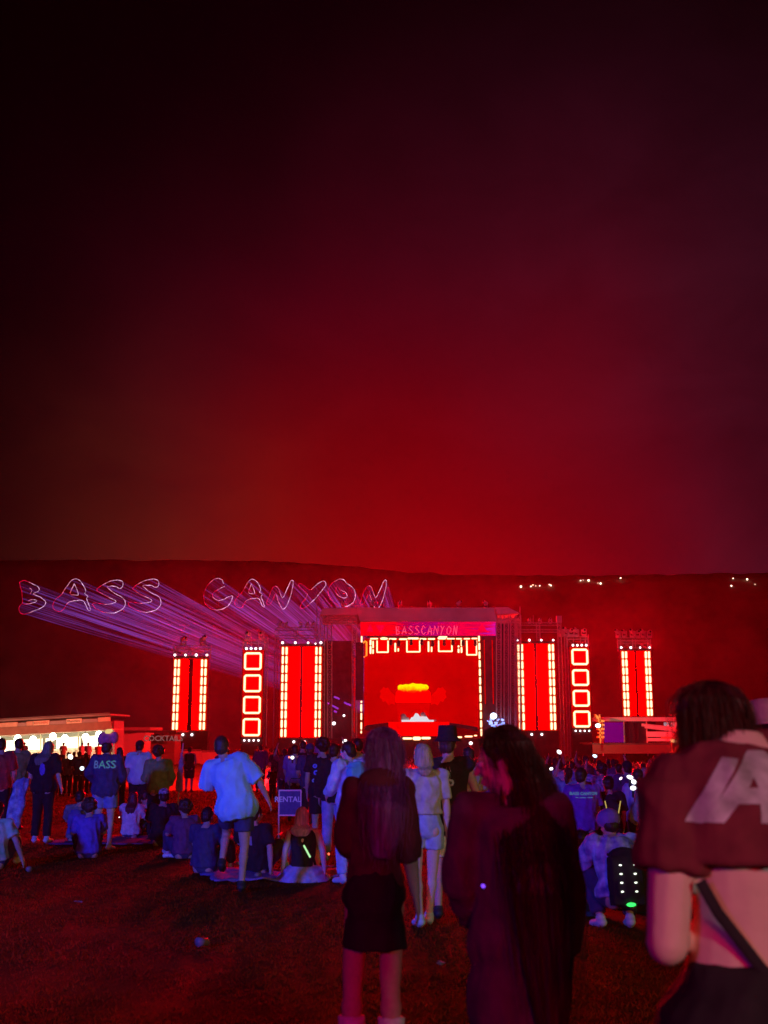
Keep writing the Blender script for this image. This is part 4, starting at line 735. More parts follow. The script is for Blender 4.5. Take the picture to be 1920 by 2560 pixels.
def person(label, px, D, J=None, H=1.70, rot=0, w=1.0, skin=None, vox=.014, yaw=0, pitch=0, top=None, bottom=None, hair=('short', None), hat=None, shoes=None, socks=None, arm=1.0, leg=1.0, curl=.5, group=None, xy=None, py=1880):
    """rot 0 faces the stage, back to the camera"""
    J = J or pose(); skin = skin or SKIN; mb, Mh, q = body_mb(J, w, vox, yaw, pitch, arm, leg, curl)
    x = P(px, py, D).x if xy is None else xy[0]; o = blob('person', mb, vox, skin, None, 3); o.location = (x, D, gh(x, D)); o.rotation_euler = (0, 0, rot); s = H/1.70; o.scale = (s, s, s)
    tag(o, label, 'person', group); sd = random.random()*20
    if D < 16:
        for k in (-1, 1): MB().ell(q(k*.030, .080, .002), (.012,)*3, n=8, m=6).build('eye', EYE, o, True)
    if top:
        m = top['m']; mb = MB(); e = top.get('ease', .018); hem = top.get('hem', -.03); torso(mb, J, hem, .475, e, w, flare=top.get('flare', 0)); c, r, f, T = spine(J, .36); mb.ell(c-r*.06*w-f*.038, (.075*w+e, .05+e, .10)); mb.ell(c+r*.06*w-f*.038, (.075*w+e, .05+e, .10))
        if top.get('sleeve', .6) > 0:
            for s_ in 'LR': arm_sleeve(mb, J, s_, top.get('sleeve', .6), e*top.get('se', .8), arm)
        if top.get('hood'): c, r, f, T = spine(J, .47); mb.ell(c-f*.075+T*.015, (.11, .06, .075))
        g = blob(top.get('name', 'shirt'), mb, vox, m, o, 2, folds(top.get('fold', .012), seed=sd))
    if bottom:
        kind, m = bottom[0], bottom[1]; mb = MB()
        if kind == 'skirt':
            ln = bottom[2]; c0, r0, f0, T0 = spine(J, .06); fl = bottom[3] if len(bottom) > 3 else .06
            mb.loft([(c0-T0*(ln*i/8), r0, f0, (.15 if i else .14)*w+.012+fl*(i/8)+(.03 if i in (2, 3) else .0), .12*w+.012+fl*(i/8)+(.03 if i in (1, 2, 3, 4) else 0)) for i in range(9)], 20)
        else:
            torso(mb, J, -.13, .09 if len(bottom) < 4 else bottom[3], .012, w, flare=0)
            for s_ in 'LR': leg_cover(mb, J, s_, bottom[2], .014, w, .02 if kind == 'shorts' else .012, leg)
        blob(kind if kind != 'pants' else 'trousers', mb, vox, m, o, 2, folds(.006, (8, 8, 4), sd))
    if shoes is not None:
        for s_ in 'LR':
            an, to = J['an'+s_], J['to'+s_]; fd = (to-an).normalized(); he = an+V((0, 0, -.045)) if an.z-to.z > .02 else an; mb = MB(); mb.cap(he-fd*.035, to+fd*.02, .046, .040, 10, 1.05, .9); mb.cap(an+V((0, 0, .0)), he, .05, .046, 8); blob('shoe', mb, max(.01, vox*.8), shoes, o, 2)
    if socks is not None:
        for s_ in 'LR':
            an, kn = J['an'+s_], J['kn'+s_]; mb = MB(); T = (kn-an); mb.tube([an-T*.02, an+T*.15, an+T*.35, an+T*.58], .047, 12, .068); blob('sock', mb, .009, socks, o, 1, folds(.003, (20, 20, 30)))
    st, hmt = hair[0], hair[1]
    if hmt is not None:
        mb = MB()
        if st != 'bald':
            mb.ell(q(0, -.022, .034), (.087, .097, .094), Mh, 14, 10); mb.ell(q(0, -.05, -.02), (.078, .062, .075), Mh, 12, 8)
        if st == 'bun': mb.ell(q(0, -.10, .09), (.05, .05, .05))
        if st == 'pony': mb.cap(q(0, -.10, .05), q(0, -.17, -.06), .03, .04, 8); mb.cap(q(0, -.17, -.06), q(0, -.13, -.26), .04, .012, 8)
        if st == 'curly':
            for i in range(46): a = random.uniform(0, 2*PI); b_ = random.uniform(-.5, 1.3); mb.ell(q(.1*math.cos(a)*math.cos(b_), -.03+.1*math.sin(a)*math.cos(b_)*(1 if math.sin(a) < 0 else .55), .03+.1*math.sin(b_)), (.032,)*3, n=7, m=5)
        if st == 'long':
            ln = hair[2]; wd = hair[3] if len(hair) > 3 else .10; ox = hair[4] if len(hair) > 4 else 0; hb0 = hair[5] if len(hair) > 5 else .03
            c1, r1, f1, T1 = spine(J, .40); b0 = c1-f1*.10; n_ = 9; rg = [(q(0, -.03, .03), r1, f1, .086, .088), (q(0, -.045, -.03), r1, f1, .092, .08)]; e0 = q(0, -.06, -.09); rg.append((e0, r1, f1, .098, .068))
            for i in range(1, n_+1):
                t = i/n_; z = e0.z-ln*t; p_ = V((e0.x+ox*t, (e0.lerp(V((e0.x, b0.y-hb0, 0)), min(1, t*2.5))).y, z)); rg.append((p_, r1, f1, wd*(1+.15*math.sin(t*3))*(1-.45*t**3), .050*(1-.5*t)))
            mb.loft(rg, 20)
        dd = lambda c: (.0045 if D < 8 else .006)*noise.noise(V((c.x*95, c.y*95, c.z*5+sd)))+.008*noise.noise(V((c.x*14, c.y*14, c.z*3+sd)))
        hb = blob('hair', mb, min(vox, .012), hmt, o, 2, dd)
        if D < 8 and st == 'long':
            rg = [(q(0, -.02, .122), r1, f1, .022, .03), (q(0, -.022, .10), r1, f1, .062, .075), (q(0, -.024, .065), r1, f1, .084, .094)]+rg; mb = MB(); nn = 520 if D < 4 else 260
            for i in range(nn):
                a = random.uniform(PI*1.0, PI*2.0); rr = random.uniform(.95, 1.10)+(random.random() < .12)*random.uniform(.05, .22); pts = []; jx, jy = random.uniform(-.008, .008), random.uniform(-.008, .008); k1 = random.randint(7, len(rg)-1)
                for kk, g_ in enumerate(rg[:k1+1]):
                    c_, r_, f_, rx, ry = g_; wv = .006*math.sin(kk*1.3+i); pts.append(c_+r_*(math.cos(a)*rx*rr+wv+jx*kk*.5)+f_*(math.sin(a)*ry*rr+jy))
                pts.append(pts[-1]+V((random.uniform(-.012, .012), random.uniform(-.02, .01), -random.uniform(.0, .07 if ln > .1 else .015)))); mb.tube(pts, .0016, 3, .0006)
            s_ = mb.build('hair_strands', hmt, o); s_['kind'] = 'stuff'
    if hat:
        hk, hm2 = hat; mb = MB()
        if hk == 'cap': mb.ell(q(0, -.015, .055), (.093, .105, .082), Mh); mb.box(q(0, .12, .05), (.14, .11, .012), Mh)
        if hk == 'cap_back': mb.ell(q(0, -.015, .055), (.093, .105, .082), Mh); mb.box(q(0, -.14, .03), (.14, .11, .012), Mh)
        if hk == 'beanie': mb.ell(q(0, -.02, .05), (.095, .105, .095), Mh); mb.loft([(q(0, -.02, .02+.012*i), Mh @ V((1, 0, 0)), Mh @ V((0, 1, 0)), .099, .108) for i in range(3)])
        if hk == 'bucket':
            X, Y = Mh @ V((1, 0, 0)), Mh @ V((0, 1, 0)); mb.loft([(q(0, -.01, .03), X, Y, .150, .155), (q(0, -.01, .045), X, Y, .125, .13), (q(0, -.01, .07), X, Y, .098, .105), (q(0, -.01, .14), X, Y, .092, .10), (q(0, -.01, .185), X, Y, .088, .095)])
        if hk == 'helmet': mb.ell(q(0, -.01, .05), (.115, .125, .10), Mh)
        blob('hat', mb, min(vox, .011), hm2, o, 1)
    return o
def child(o, name): return [c for c in o.children if c.name.split('.')[0] == name][0]
def back_print(o, on, body, size, m, x, z, name='print', shear=0, bold=.002, sy=1.0, rotz=0):
    """flat print laid on the back of a garment"""
    tgt = child(o, on).data; vs = [v.co.copy() for v in tgt.vertices]; bv = BVHTree.FromPolygons(vs, [tuple(p_.vertices) for p_ in tgt.polygons])
    me = textmesh(body, size, 0, shear, bold); bm = bmesh.new(); bm.from_mesh(me); bmesh.ops.triangulate(bm, faces=bm.faces[:])
    for _ in range(5 if size > .15 else 2): bmesh.ops.subdivide_edges(bm, edges=[e for e in bm.edges if e.calc_length() > size*.09], cuts=1); bmesh.ops.triangulate(bm, faces=bm.faces[:])
    cz, sz = math.cos(rotz), math.sin(rotz)
    for v in bm.verts:
        X, Z = v.co.x, v.co.y*sy; X, Z = X*cz-Z*sz, X*sz+Z*cz; h_ = bv.ray_cast(V((x+X, -1, z+Z)), V((0, 1, 0))); v.co = V((x+X, (h_[0].y if h_[0] else -.13)-.004, z+Z))
    bm.to_mesh(me); bm.free(); me.materials.append(m); return link(name, me, o)
def backpack(o, J, m, size=(.28, .14, .42), ease=.02, s=.22):
    c, r, f, T = spine(J, s); ctr = c-f*(.12+size[1]/2+ease)+T*.0; mb = MB(); rt = Matrix((r, f, T)).transposed(); hx = size[0]/2
    mb.ell(ctr, (hx, size[1]/2, size[2]/2*1.05), rt); mb.box(ctr-T*.03, (size[0]*.8, size[1]*.8, size[2]*.8), rt); mb.ell(ctr-f*size[1]*.4-T*size[2]*.18, (hx*.7, .05, size[2]*.24), rt)
    for k in (-1, 1): mb.tube([ctr+r*k*hx*.5+T*size[2]*.45, c+r*k*.10+T*.20-f*.11, c+r*k*.11+T*.22+f*.02], .018, 6)
    b_ = blob('backpack', mb, .014, m, None, 3, folds(.004)); b_.matrix_world = Matrix.LocRotScale(o.location, o.rotation_euler, o.scale); return b_, ctr, r, f, T

# --- the woman at the right edge, cropped shirt
JA = pose(chest=(0, -.01, 1.38), neck=(.01, .02, 1.55), head=(-.045, .095, 1.567), shL=(-.165, -.01, 1.43), shR=(.19, -.01, 1.50), elL=(-.215, -.06, 1.06), wrL=(-.14, .17, 1.10), elR=(.235, -.03, 1.10), wrR=(.20, .17, 1.0))
A_ = person('woman with long dark hair and cropped black shirt with big grey letters, at right edge', 1856, 3.0, JA, 1.745, 0, 1.0, SKINP, .0085, .15, 0, dict(m=cloth('oxblood', (.16, .025, .035)), name='cropped_shirt', sleeve=.55, hem=.25, ease=.024, se=.9, flare=.035, fold=.009), ('skirt', C_BLACK, .45, .12), ('long', hairm('dark_red', (.06, .014, .012)), .075, .104, .0, -.04), shoes=SHOEB, arm=1.28, py=2100)
PRT = mat('grey_print', (.36, .36, .36), .7, var=.35, scale=14, hilite=(.62, .64, .66))
back_print(A_, 'cropped_shirt', 'I', .26, PRT, -.145, 1.42, 'letter_print', shear=.45, bold=.006, sy=.85, rotz=-.1)
back_print(A_, 'cropped_shirt', 'A', .26, PRT, -.035, 1.425, 'letter_print', shear=.25, bold=.010, sy=.85)
back_print(A_, 'cropped_shirt', 'N', .26, PRT, .085, 1.425, 'letter_print', shear=.05, bold=.010, sy=.85)
mb = MB(); mb.tube([(-.14, -.105, 1.21), (-.105, -.118, 1.14), (-.03, -.125, 1.04), (.05, -.16, .93), (.13, -.15, .84)], .014, 6, flat=(1, .35), side=(1, 0, .5)); b_ = mb.build('bag_strap', C_BLACK, A_)
mb = MB(); mb.box((-.10, -.02, .58), (.30, .34, .40)); mb.ell((-.12, -.05, .74), (.22, .2, .12)); t_ = blob('shoulder_bag', mb, .02, C_BLACK, None, 5, folds(.012)); t_.location = V(A_.location)+V((-.02, -.24, 0)); t_.location.z += .05; tag(t_, 'slouchy black cloth bag behind the hip of the big haired woman', 'bag')
# --- long-haired woman in plum coat, face turned left
JB = pose(head=(-.03, .03, 1.58), neck=(-.0, .0, 1.45), shL=(-.155, -.01, 1.39), shR=(.15, -.01, 1.39), elL=(-.195, .02, 1.13), wrL=(-.12, .17, .97), elR=(.19, -.03, 1.12), wrR=(.20, .05, .88), chest=(0, -.005, 1.28))
B__ = person('woman in a long plum coat with black hair to her hips, face turned left', 1283, 4.15, JB, 1.64, .0, .84, SKIN, .009, 1.45, .22, dict(m=cloth('dark_plum', (.10, .03, .07)), name='coat', sleeve=1.9, hem=-.14, ease=.026, fold=.007, flare=.01), ('skirt', cloth('dark_plum', (.1, .03, .07)), .85, .02), ('long', H_BLACK, .84, .098, .06, .075), shoes=SHOEB, py=2150)
# --- woman in purple headscarf-like hair, dark hoodie, skirt and white socks
JC = pose(head=(.05, .03, 1.58), neck=(.03, -.01, 1.46), wrR=(.20, -.02, .90), shL=(-.105, -.01, 1.39), shR=(.13, -.01, 1.39), elR=(.165, -.06, 1.13), elL=(-.145, .03, 1.14), wrL=(-.10, .18, 1.0), knL=(-.11, .03, .49), knR=(.075, .0, .49), anL=(-.12, -.02, .085), anR=(.085, -.04, .085), toL=(-.14, .13, .03), toR=(.10, .11, .03))
C__ = person('woman with long purple hair, dark hooded top, black skirt, white ankle socks', 938, 5.75, JC, 1.67, .0, .72, SKIN, .010, 0, .1, dict(m=C_MAROON, name='hooded_top', sleeve=1.3, hem=-.02, ease=.022, hood=True, fold=.008), ('skirt', C_BLACK, .37, .04), ('long', hairm('purple', (.16, .06, .24)), .42, .085, -.01, .055), shoes=SHOEB, socks=C_WHITE, py=2200)
# --- woman in shorts
JD = pose(head=(-.02, .03, 1.595), elR=(.215, .0, 1.12), wrR=(.225, .02, .88), elL=(-.205, .06, 1.15), wrL=(-.10, .2, 1.08), knL=(-.085, .0, .50), anL=(-.06, -.06, .085), toL=(-.08, .08, .03), knR=(.08, .05, .50), anR=(.05, .10, .085), toR=(.07, .24, .03))
D__ = person('woman in pale cropped top and light denim shorts with bare legs', 1062, 10.8, JD, 1.62, .1, .98, SKINP, .011, .2, .05, dict(m=C_CREAM, name='top', sleeve=.75, hem=.10, ease=.02, flare=.015), ('shorts', C_DENIM, .45), ('long', H_BLOND, .10, .07), shoes=SOLE, py=2100)
# --- bucket-hat man
JE = pose(elR=(.27, .0, 1.14), wrR=(.25, .10, .92), elL=(-.22, .08, 1.15), wrL=(-.2, .2, 1.0))
E__ = person('man in a black bucket hat and sleeveless black shirt with pale skeleton print', 1122, 11.3, JE, 1.74, -.05, 1.08, SKIN, .011, -.2, 0, dict(m=C_BLACK, name='tank_top', sleeve=.12, hem=-.20, ease=.03, fold=.01), ('shorts', C_WHITE, .85), ('short', H_BROWN), ('bucket', C_BLACK), SHOEB, py=2100)
RIB = mat('pale_print', (.5, .45, .55), .8)
for i in range(3): back_print(E__, 'tank_top', '/ / \\', .07, RIB, -.02, 1.36-.05*i, 'rib_print', bold=-.001)
back_print(E__, 'tank_top', 'O', .08, RIB, .02, 1.24, 'rib_print', bold=.006)
GLW = mat('green_glow', emit=(.05, 1, .15), es=1.5, sampled=False)
MB().ell((-.15, -.17, 1.0), (.025, .02, .03), n=8, m=6).build('green_badge', GLW, E__)
mb = MB(); mb.loft([((0, 0, 0), V((1, 0, 0)), V((0, 1, 0)), .12, .05), ((0, 0, .18), V((1, 0, 0)), V((0, 1, 0)), .15, .06), ((.02, 0, .34), V((1, 0, 0)), V((0, 1, 0)), .12, .04)]); t_ = blob('fan_bag', mb, .012, cloth('bag_pale', (.5, .6, .45)), None, 2, folds(.008)); t_.location = V(E__.location)+V((.19, -.10, .43)); tag(t_, 'pale green cloth bag hanging from the hand of the bucket hat man', 'bag'); MB().tube([(.0, -.075, .02), (.03, -.085, .34), (.05, 0, .5)], .012, 5).build('strap', C_BLACK, t_)
mb = MB()
for i in range(6): a = R(25+i*14); mb.add([V((.10, -.02, .34)), V((.10+.24*math.cos(a), -.02-.015*(i % 2), .34+.24*math.sin(a)))+V((0, 0, 0)), V((.10+.24*math.cos(a+R(13)), -.02-.015*((i+1) % 2), .34+.24*math.sin(a+R(13)))), V((.10, -.01, .34)), V((.10+.24*math.cos(a), -.01-.015*(i % 2), .34+.24*math.sin(a))), V((.10+.24*math.cos(a+R(13)), -.01-.015*((i+1) % 2), .34+.24*math.sin(a+R(13))))], [(0, 1, 2), (5, 4, 3), (0, 3, 4, 1), (1, 4, 5, 2), (2, 5, 3, 0)])
f_ = mb.build('folding_fan', mat('fan_green', (.35, .65, .3), .7), None); f_.location = t_.location; f_.rotation_euler = (0, 0, 0); tag(f_, 'pleated pale green hand fan sticking out of the pale bag', 'fan')
# --- dancing man, blue shirt
JF = pose(pelvis=(.02, 0, .93), waist=(.0, .01, 1.06), chest=(-.06, .03, 1.26), neck=(-.12, .05, 1.43), head=(-.17, .08, 1.56), shL=(-.29, .06, 1.33), shR=(.06, .02, 1.43), elR=(.27, .0, 1.20), wrR=(.36, .10, .99), elL=(-.34, .12, 1.10), wrL=(-.20, .30, 1.12), hiL=(-.07, 0, .90), hiR=(.105, 0, .90), knR=(.12, .03, .50), anR=(.10, .0, .085), toR=(.09, .15, .03), knL=(-.12, .30, .62), anL=(-.14, .12, .30), toL=(-.15, .25, .22))
F__ = person('man dancing on one leg in a loose pale blue shirt and dark shorts', 585, 13.4, JF, 1.76, 0, 1.12, SKIN, .012, 0, .2, dict(m=cloth('sky_blue', (.30, .62, .80), scale=5), name='loose_shirt', sleeve=.98, hem=-.16, ease=.042, flare=.045, fold=.009), ('shorts', C_NAVY, .62), ('short', H_BROWN), shoes=SHOEB, py=2050)
# --- person with cyan backpack and pale jeans walking, left of the purple-haired woman
JG = pose(head=(.0, .1, 1.57), neck=(0, .06, 1.45), chest=(0, .03, 1.28), knL=(-.08, .12, .50), anL=(-.08, .05, .085), toL=(-.1, .2, .03), knR=(.09, -.02, .5), anR=(.09, -.2, .12), toR=(.1, -.06, .03), elL=(-.24, .05, 1.14), wrL=(-.2, .25, 1.05))
G__ = person('person in pale blue jacket and wide pale jeans, half hidden by the purple haired woman', 878, 14.2, JG, 1.70, .5, 1.05, SKINP, .012, .5, .2, dict(m=cloth('ice', (.55, .62, .75)), name='jacket', sleeve=1.8, hem=-.02, ease=.03), ('pants', cloth('pale_jeans', (.45, .55, .72)), 1.93), ('short', H_BLACK), shoes=SOLE, py=2000)
bk, *_r = backpack(G__, JG, cloth('cyan_bag', (.15, .55, .6), scale=6), (.34, .18, .50)); tag(bk, 'cyan backpack hung with ribbons on the back of the person in wide pale jeans', 'backpack')
# --- white-shirt man right behind
JH = pose(); person('man in a white and blue tee standing behind the cyan backpack', 893, 19.5, JH, 1.78, .2, 1.05, SKIN, .014, .4, 0, dict(m=C_WHITE, sleeve=.7, hem=-.05), ('shorts', C_BLACK, .9), ('short', H_BLACK), shoes=SHOEB)
# --- patterned-shirt man with pale belt
JI = pose(elR=(.24, .1, 1.2), wrR=(.12, .28, 1.28), elL=(-.23, -.02, 1.13))
I__ = person('man in a black shirt with glowing patch print and light bum bag, dark shorts', 806, 18.5, JI, 1.76, .1, 1.1, SKIN, .013, .3, 0, dict(m=C_BLACK, name='shirt', sleeve=.7, hem=-.10, ease=.03), ('shorts', C_BLACK, .8), ('curly', H_BLACK), shoes=SHOEB)
for (x, z, s, c) in ((-.12, 1.30, .05, 'b'), (-.1, 1.20, .06, 'b'), (-.13, 1.08, .045, 'w'), (.1, 1.32, .05, 'y'), (.12, 1.22, .06, 'y'), (-.02, 1.02, .04, 'w'), (.02, 1.36, .03, 'b')):
    back_print(I__, 'shirt', 'O', s*1.5, mat('patch_'+c, {'b': (.25, .3, .8), 'w': (.6, .6, .6), 'y': (.6, .6, .15)}[c], .7), x, z, 'patch_print', bold=.008)
mb = MB(); mb.ell((.05, -.165, .93), (.16, .05, .055)); wb = blob('waist_bag', mb, .012, C_CREAM, None, 1); wb.location = I__.location; tag(wb, 'cream waist bag on the man in the patch print shirt', 'bag')
J2 = pose(knR=(.1, .06, .5), anR=(.1, .15, .085), toR=(.12, .3, .03)); person('person in loose lilac trousers and black jacket next to the patch print man', 836, 17.2, J2, 1.68, 0, 1.0, SKIN, .014, -.3, 0, dict(m=C_BLACK, name='jacket', sleeve=1.85, hem=-.1, ease=.03), ('pants', C_LILAC, 1.9), ('short', H_BLACK), shoes=SOLE)
# --- neon hoodie person with bird hat
JK = pose(elL=(-.28, .05, 1.2), wrL=(-.2, .2, 1.05), elR=(.24, .05, 1.14), wrR=(.2, .2, 1.05))
K__ = person('person in a dark hooded jacket with glittering BASS lettering and blue shorts', 268, 19.0, JK, 1.74, .0, 1.15, SKINP, .013, -.3, 0, dict(m=cloth('ink', (.06, .05, .14)), name='hooded_jacket', sleeve=1.8, hem=-.12, ease=.04, hood=True, fold=.012), ('shorts', cloth('blue_shorts', (.2, .22, .5)), .62), ('short', H_BLACK), shoes=SOLE)
back_print(K__, 'hooded_jacket', 'BASS', .17, mat('glitter_blue', emit=(.15, .25, 1), es=.3, sampled=False), .0, 1.33, 'neon_print', bold=.003)
back_print(K__, 'hooded_jacket', ' ASS', .165, mat('glitter_green', emit=(.1, .85, .25), es=.3, sampled=False), .02, 1.335, 'neon_print', bold=-.002)
mb = MB(); c = V((0, .0, 1.74)); mb.cap(c, c+V((0, .02, .08)), .10, .07, 10); mb.ell(c+V((.11, .0, .02)), (.07, .08, .10)); mb.ell(c+V((-.09, .0, .0)), (.08, .09, .11)); ht = blob('plush_hat', mb, .015, cloth('plush_pink', (.6, .12, .25)), K__, 2); mb = MB(); mb.cap(c+V((.0, -.02, .11)), c+V((.06, -.06, .13)), .05, .03, 8); blob('hat_beak', mb, .012, mat('beak_glow', emit=(1, .75, .25), es=.8, sampled=False), K__, 2)
# --- white-shirt man by the bar
person('man in a pale blue football shirt and dark cap standing behind the neon hoodie', 349, 25.5, pose(), 1.80, 0, 1.1, SKIN, .016, 0, 0, dict(m=cloth('pale_jersey', (.6, .68, .8), scale=5), name='jersey', sleeve=.9, hem=-.12, ease=.04), ('shorts', C_BLACK, .9), ('short', H_BLACK), ('cap_back', C_BLACK), SHOEB)
# --- dark woman with blanket, far left
JL = pose(head=(.03, .06, 1.57), elR=(.25, -.02, 1.13), wrR=(.27, .08, .93), elL=(-.25, .0, 1.14), wrL=(-.27, .08, .98))
L__ = person('woman with long ash hair in black clothes and white trainers, patterned blanket over her arm', 115, 20.5, JL, 1.76, -.1, 1.15, SKINP, .014, -.3, .2, dict(m=C_BLACK, sleeve=.9, hem=-.2, ease=.04, fold=.012), ('pants', C_BLACK, 1.92), ('long', hairm('ash', (.20, .18, .13)), .2, .12, -.05), shoes=SOLE)
back_print(L__, 'shirt', '•', .34, mat('violet_print', (.2, .12, .6), .7), .02, 1.2, 'print', bold=.01, sy=2)
pm = mat('blanket_pattern', (.06, .04, .25), .9, var=0, scale=9, hilite=(.5, .55, .8)); mb = MB(); X, Y = V((1, 0, 0)), V((0, 1, 0)); mb.loft([((-.02*i, 0, 1.10-.13*i), X, Y, .10+.035*math.sin(i*.5), .05+.01*(i % 2)) for i in range(8)]); bl_ = blob('blanket', mb, .016, pm, None, 2, folds(.03, (8, 8, 2))); bl_.location = V(L__.location)+V((-.38, -.05, 0)); tag(bl_, 'blue and white patterned blanket hanging at the side of the ash haired woman', 'blanket')
# --- seated and cut people
SEAT = [
 (232, 17.6, 1.65, .3, cloth('royal', (.14, .10, .5)), H_BROWN, 'person sitting hunched in a royal blue top in front of the neon hoodie', 'curly', None),
 (205, 20.5, 1.72, .0, C_GREY, H_BLACK, 'man sitting with a dark blue backpack between blanket and neon hoodie', 'short', 'bp'),
 (335, 21.5, 1.62, -.2, C_WHITE, H_AUB, 'woman with auburn hair sitting in a pale top right of the neon hoodie', 'long', None),
 (366, 22.5, 1.60, -.4, C_CREAM, H_BROWN, 'woman in a cream top sitting beside the auburn haired woman', 'pony', None),
 (413, 20.0, 1.80, .1, C_BLACK, H_BLACK, 'broad man in black sitting with a black and white bandana cap', 'short', 'ban'),
 (468, 17.5, 1.62, .4, C_PLUM, H_BROWN, 'person in plum sitting just left of the dancing man', 'curly', None),
 (520, 15.5, 1.6, -.3, C_NAVY, H_BLACK, 'person in navy sitting right behind the dancing man', 'short', None),
 (648, 15.3, 1.75, -.3, C_BLACK, H_BROWN, 'man in a dark printed tee sitting and leaning back on one arm', 'short', 'lean'),
 (1450, 12.5, 1.70, .2, C_BLACK, H_BLACK, 'person in black sitting low beside the hair of the plum coat woman', 'short', None),
 (1478, 16, 1.70, -.2, C_PLUM, H_BLACK, 'person in plum sitting in front of the purple tee man', 'short', None),
 (1590, 13.5, 1.7, .2, C_MAROON, H_BLACK, 'person in maroon sitting between LED backpack and camouflage man', 'short', None)]
for px, D, H, rt, m, hm2, lab, st, ex in SEAT:
    J = pose(SIT) if ex != 'lean' else pose(SIT, chest=(0, -.10, .44), neck=(0, -.14, .61), head=(.02, -.12, .745), waist=(0, -.05, .25), shL=(-.18, -.13, .56), shR=(.18, -.13, .56), elR=(.27, -.22, .34), wrR=(.30, -.26, .10), elL=(-.24, 0, .38), wrL=(-.18, .2, .36))
    p_ = person(lab, px, D, J, H, rt, 1.05, SKIN, .015, random.uniform(-.4, .4), .1, dict(m=m, sleeve=.8, hem=-.03, ease=.03), ('shorts' if ex == 'lean' else 'pants', C_NAVY, .9 if ex == 'lean' else 1.9), (st, hm2, .25, .1), ('cap', mat('bandana', (.03, .03, .04), .8, var=0, scale=35, hilite=(.7, .7, .75))) if ex == 'ban' else None, SOLE)
    if ex == 'bp': bk, *_r = backpack(p_, J, cloth('pack_blue', (.10, .09, .35))); tag(bk, 'dark blue backpack worn by the seated man near the blanket', 'backpack')
    if ex == 'lean': back_print(p_, 'shirt', 'M', .16, mat('faded_print', (.3, .28, .4), .8), -.03, .42, 'print')
JS = pose(SIT, head=(-.02, .04, .77), elL=(-.23, -.02, .36), wrL=(-.26, .0, .14), elR=(.25, -.06, .36), wrR=(.27, -.03, .13))
S__ = person('girl with loose pink hair sitting cross legged in a black top and lilac skirt', 762, 14.6, JS, 1.68, 0, .95, SKINP, .010, -.2, 0, dict(m=C_BLACK, name='top', sleeve=0, hem=.04, ease=.012), ('skirt', C_LILAC, .17, .20), ('long', H_PINK, .14, .12), shoes=SOLE)
gs = MB().cap((0, 0, 0), (.075, 0, -.13), .011, .011, 8).build('glow_stick', mat('glow_green', emit=(.45, .9, .4), es=1.1, sampled=False), None); gs.location = V(S__.location)+V((.02, -.20, .43)); tag(gs, 'pale green glow stick tucked at the back of the pink haired girl', 'glow stick')
def blanket(label, px, D, w, d, m, rz=0):
    x = P(px, 2100, D).x; mb = MB(); nx, ny = 22, 16; v = []
    for k in (0, 1):
        for j in range(ny+1):
            for i in range(nx+1): X, Y = (i/nx-.5)*w, (j/ny-.5)*d; X += .14*noise.noise(V((Y*2.2, px, 1))); Y += .14*noise.noise(V((X*2.2, px, 5))); v.append((X, Y, .035+.035*noise.noise(V((X*4, Y*4, px)))+.03*noise.noise(V((X*11, Y*11, px)))-(k*.02)))
    n1 = (nx+1)*(ny+1); f = [(j*(nx+1)+i, j*(nx+1)+i+1, (j+1)*(nx+1)+i+1, (j+1)*(nx+1)+i) for j in range(ny) for i in range(nx)]; f += [tuple(n1+q_ for q_ in fc)[::-1] for fc in f[:]]
    b_ = [i for i in range(nx)]; f += [(i+1, i, n1+i, n1+i+1) for i in range(nx)]; l0 = ny*(nx+1); f += [(l0+i, l0+i+1, n1+l0+i+1, n1+l0+i) for i in range(nx)]; f += [(j*(nx+1), (j+1)*(nx+1), n1+(j+1)*(nx+1), n1+j*(nx+1)) for j in range(ny)]; f += [((j+1)*(nx+1)+nx, j*(nx+1)+nx, n1+j*(nx+1)+nx, n1+(j+1)*(nx+1)+nx) for j in range(ny)]
    mb.add(v, f); o = mb.build('blanket', m, None, True); o.location = (x, D, gh(x, D)); o.rotation_euler = (math.atan(.018)*-1, 0, rz); tag(o, label, 'blanket'); return o
blanket('crumpled lilac blanket spread under the man leaning back and the pink haired girl', 705, 15.2, 1.9, 1.4, cloth('dusk', (.22, .14, .34)), .25); blanket('dark plum blanket under the seated group left of the dancing man', 380, 21, 3.2, 2.0, C_PLUM)
# cut figure at the far left edge
JM = pose(SIT, head=(.0, .0, .77)); person('person sitting at the left edge in a green and white tee, bare arm reaching down', 0, 16.0, pose(SIT, elR=(.30, .0, .36), wrR=(.36, .1, .12)), 1.72, 0, 1.1, SKIN, .014, 0, 0, dict(m=mat('tie_dye', (.10, .55, .2), .9, var=0, scale=6, hilite=(.75, .75, .65)), sleeve=.7, hem=0, ease=.03), ('shorts', C_NAVY, .9), ('short', H_BLACK), None, SOLE)
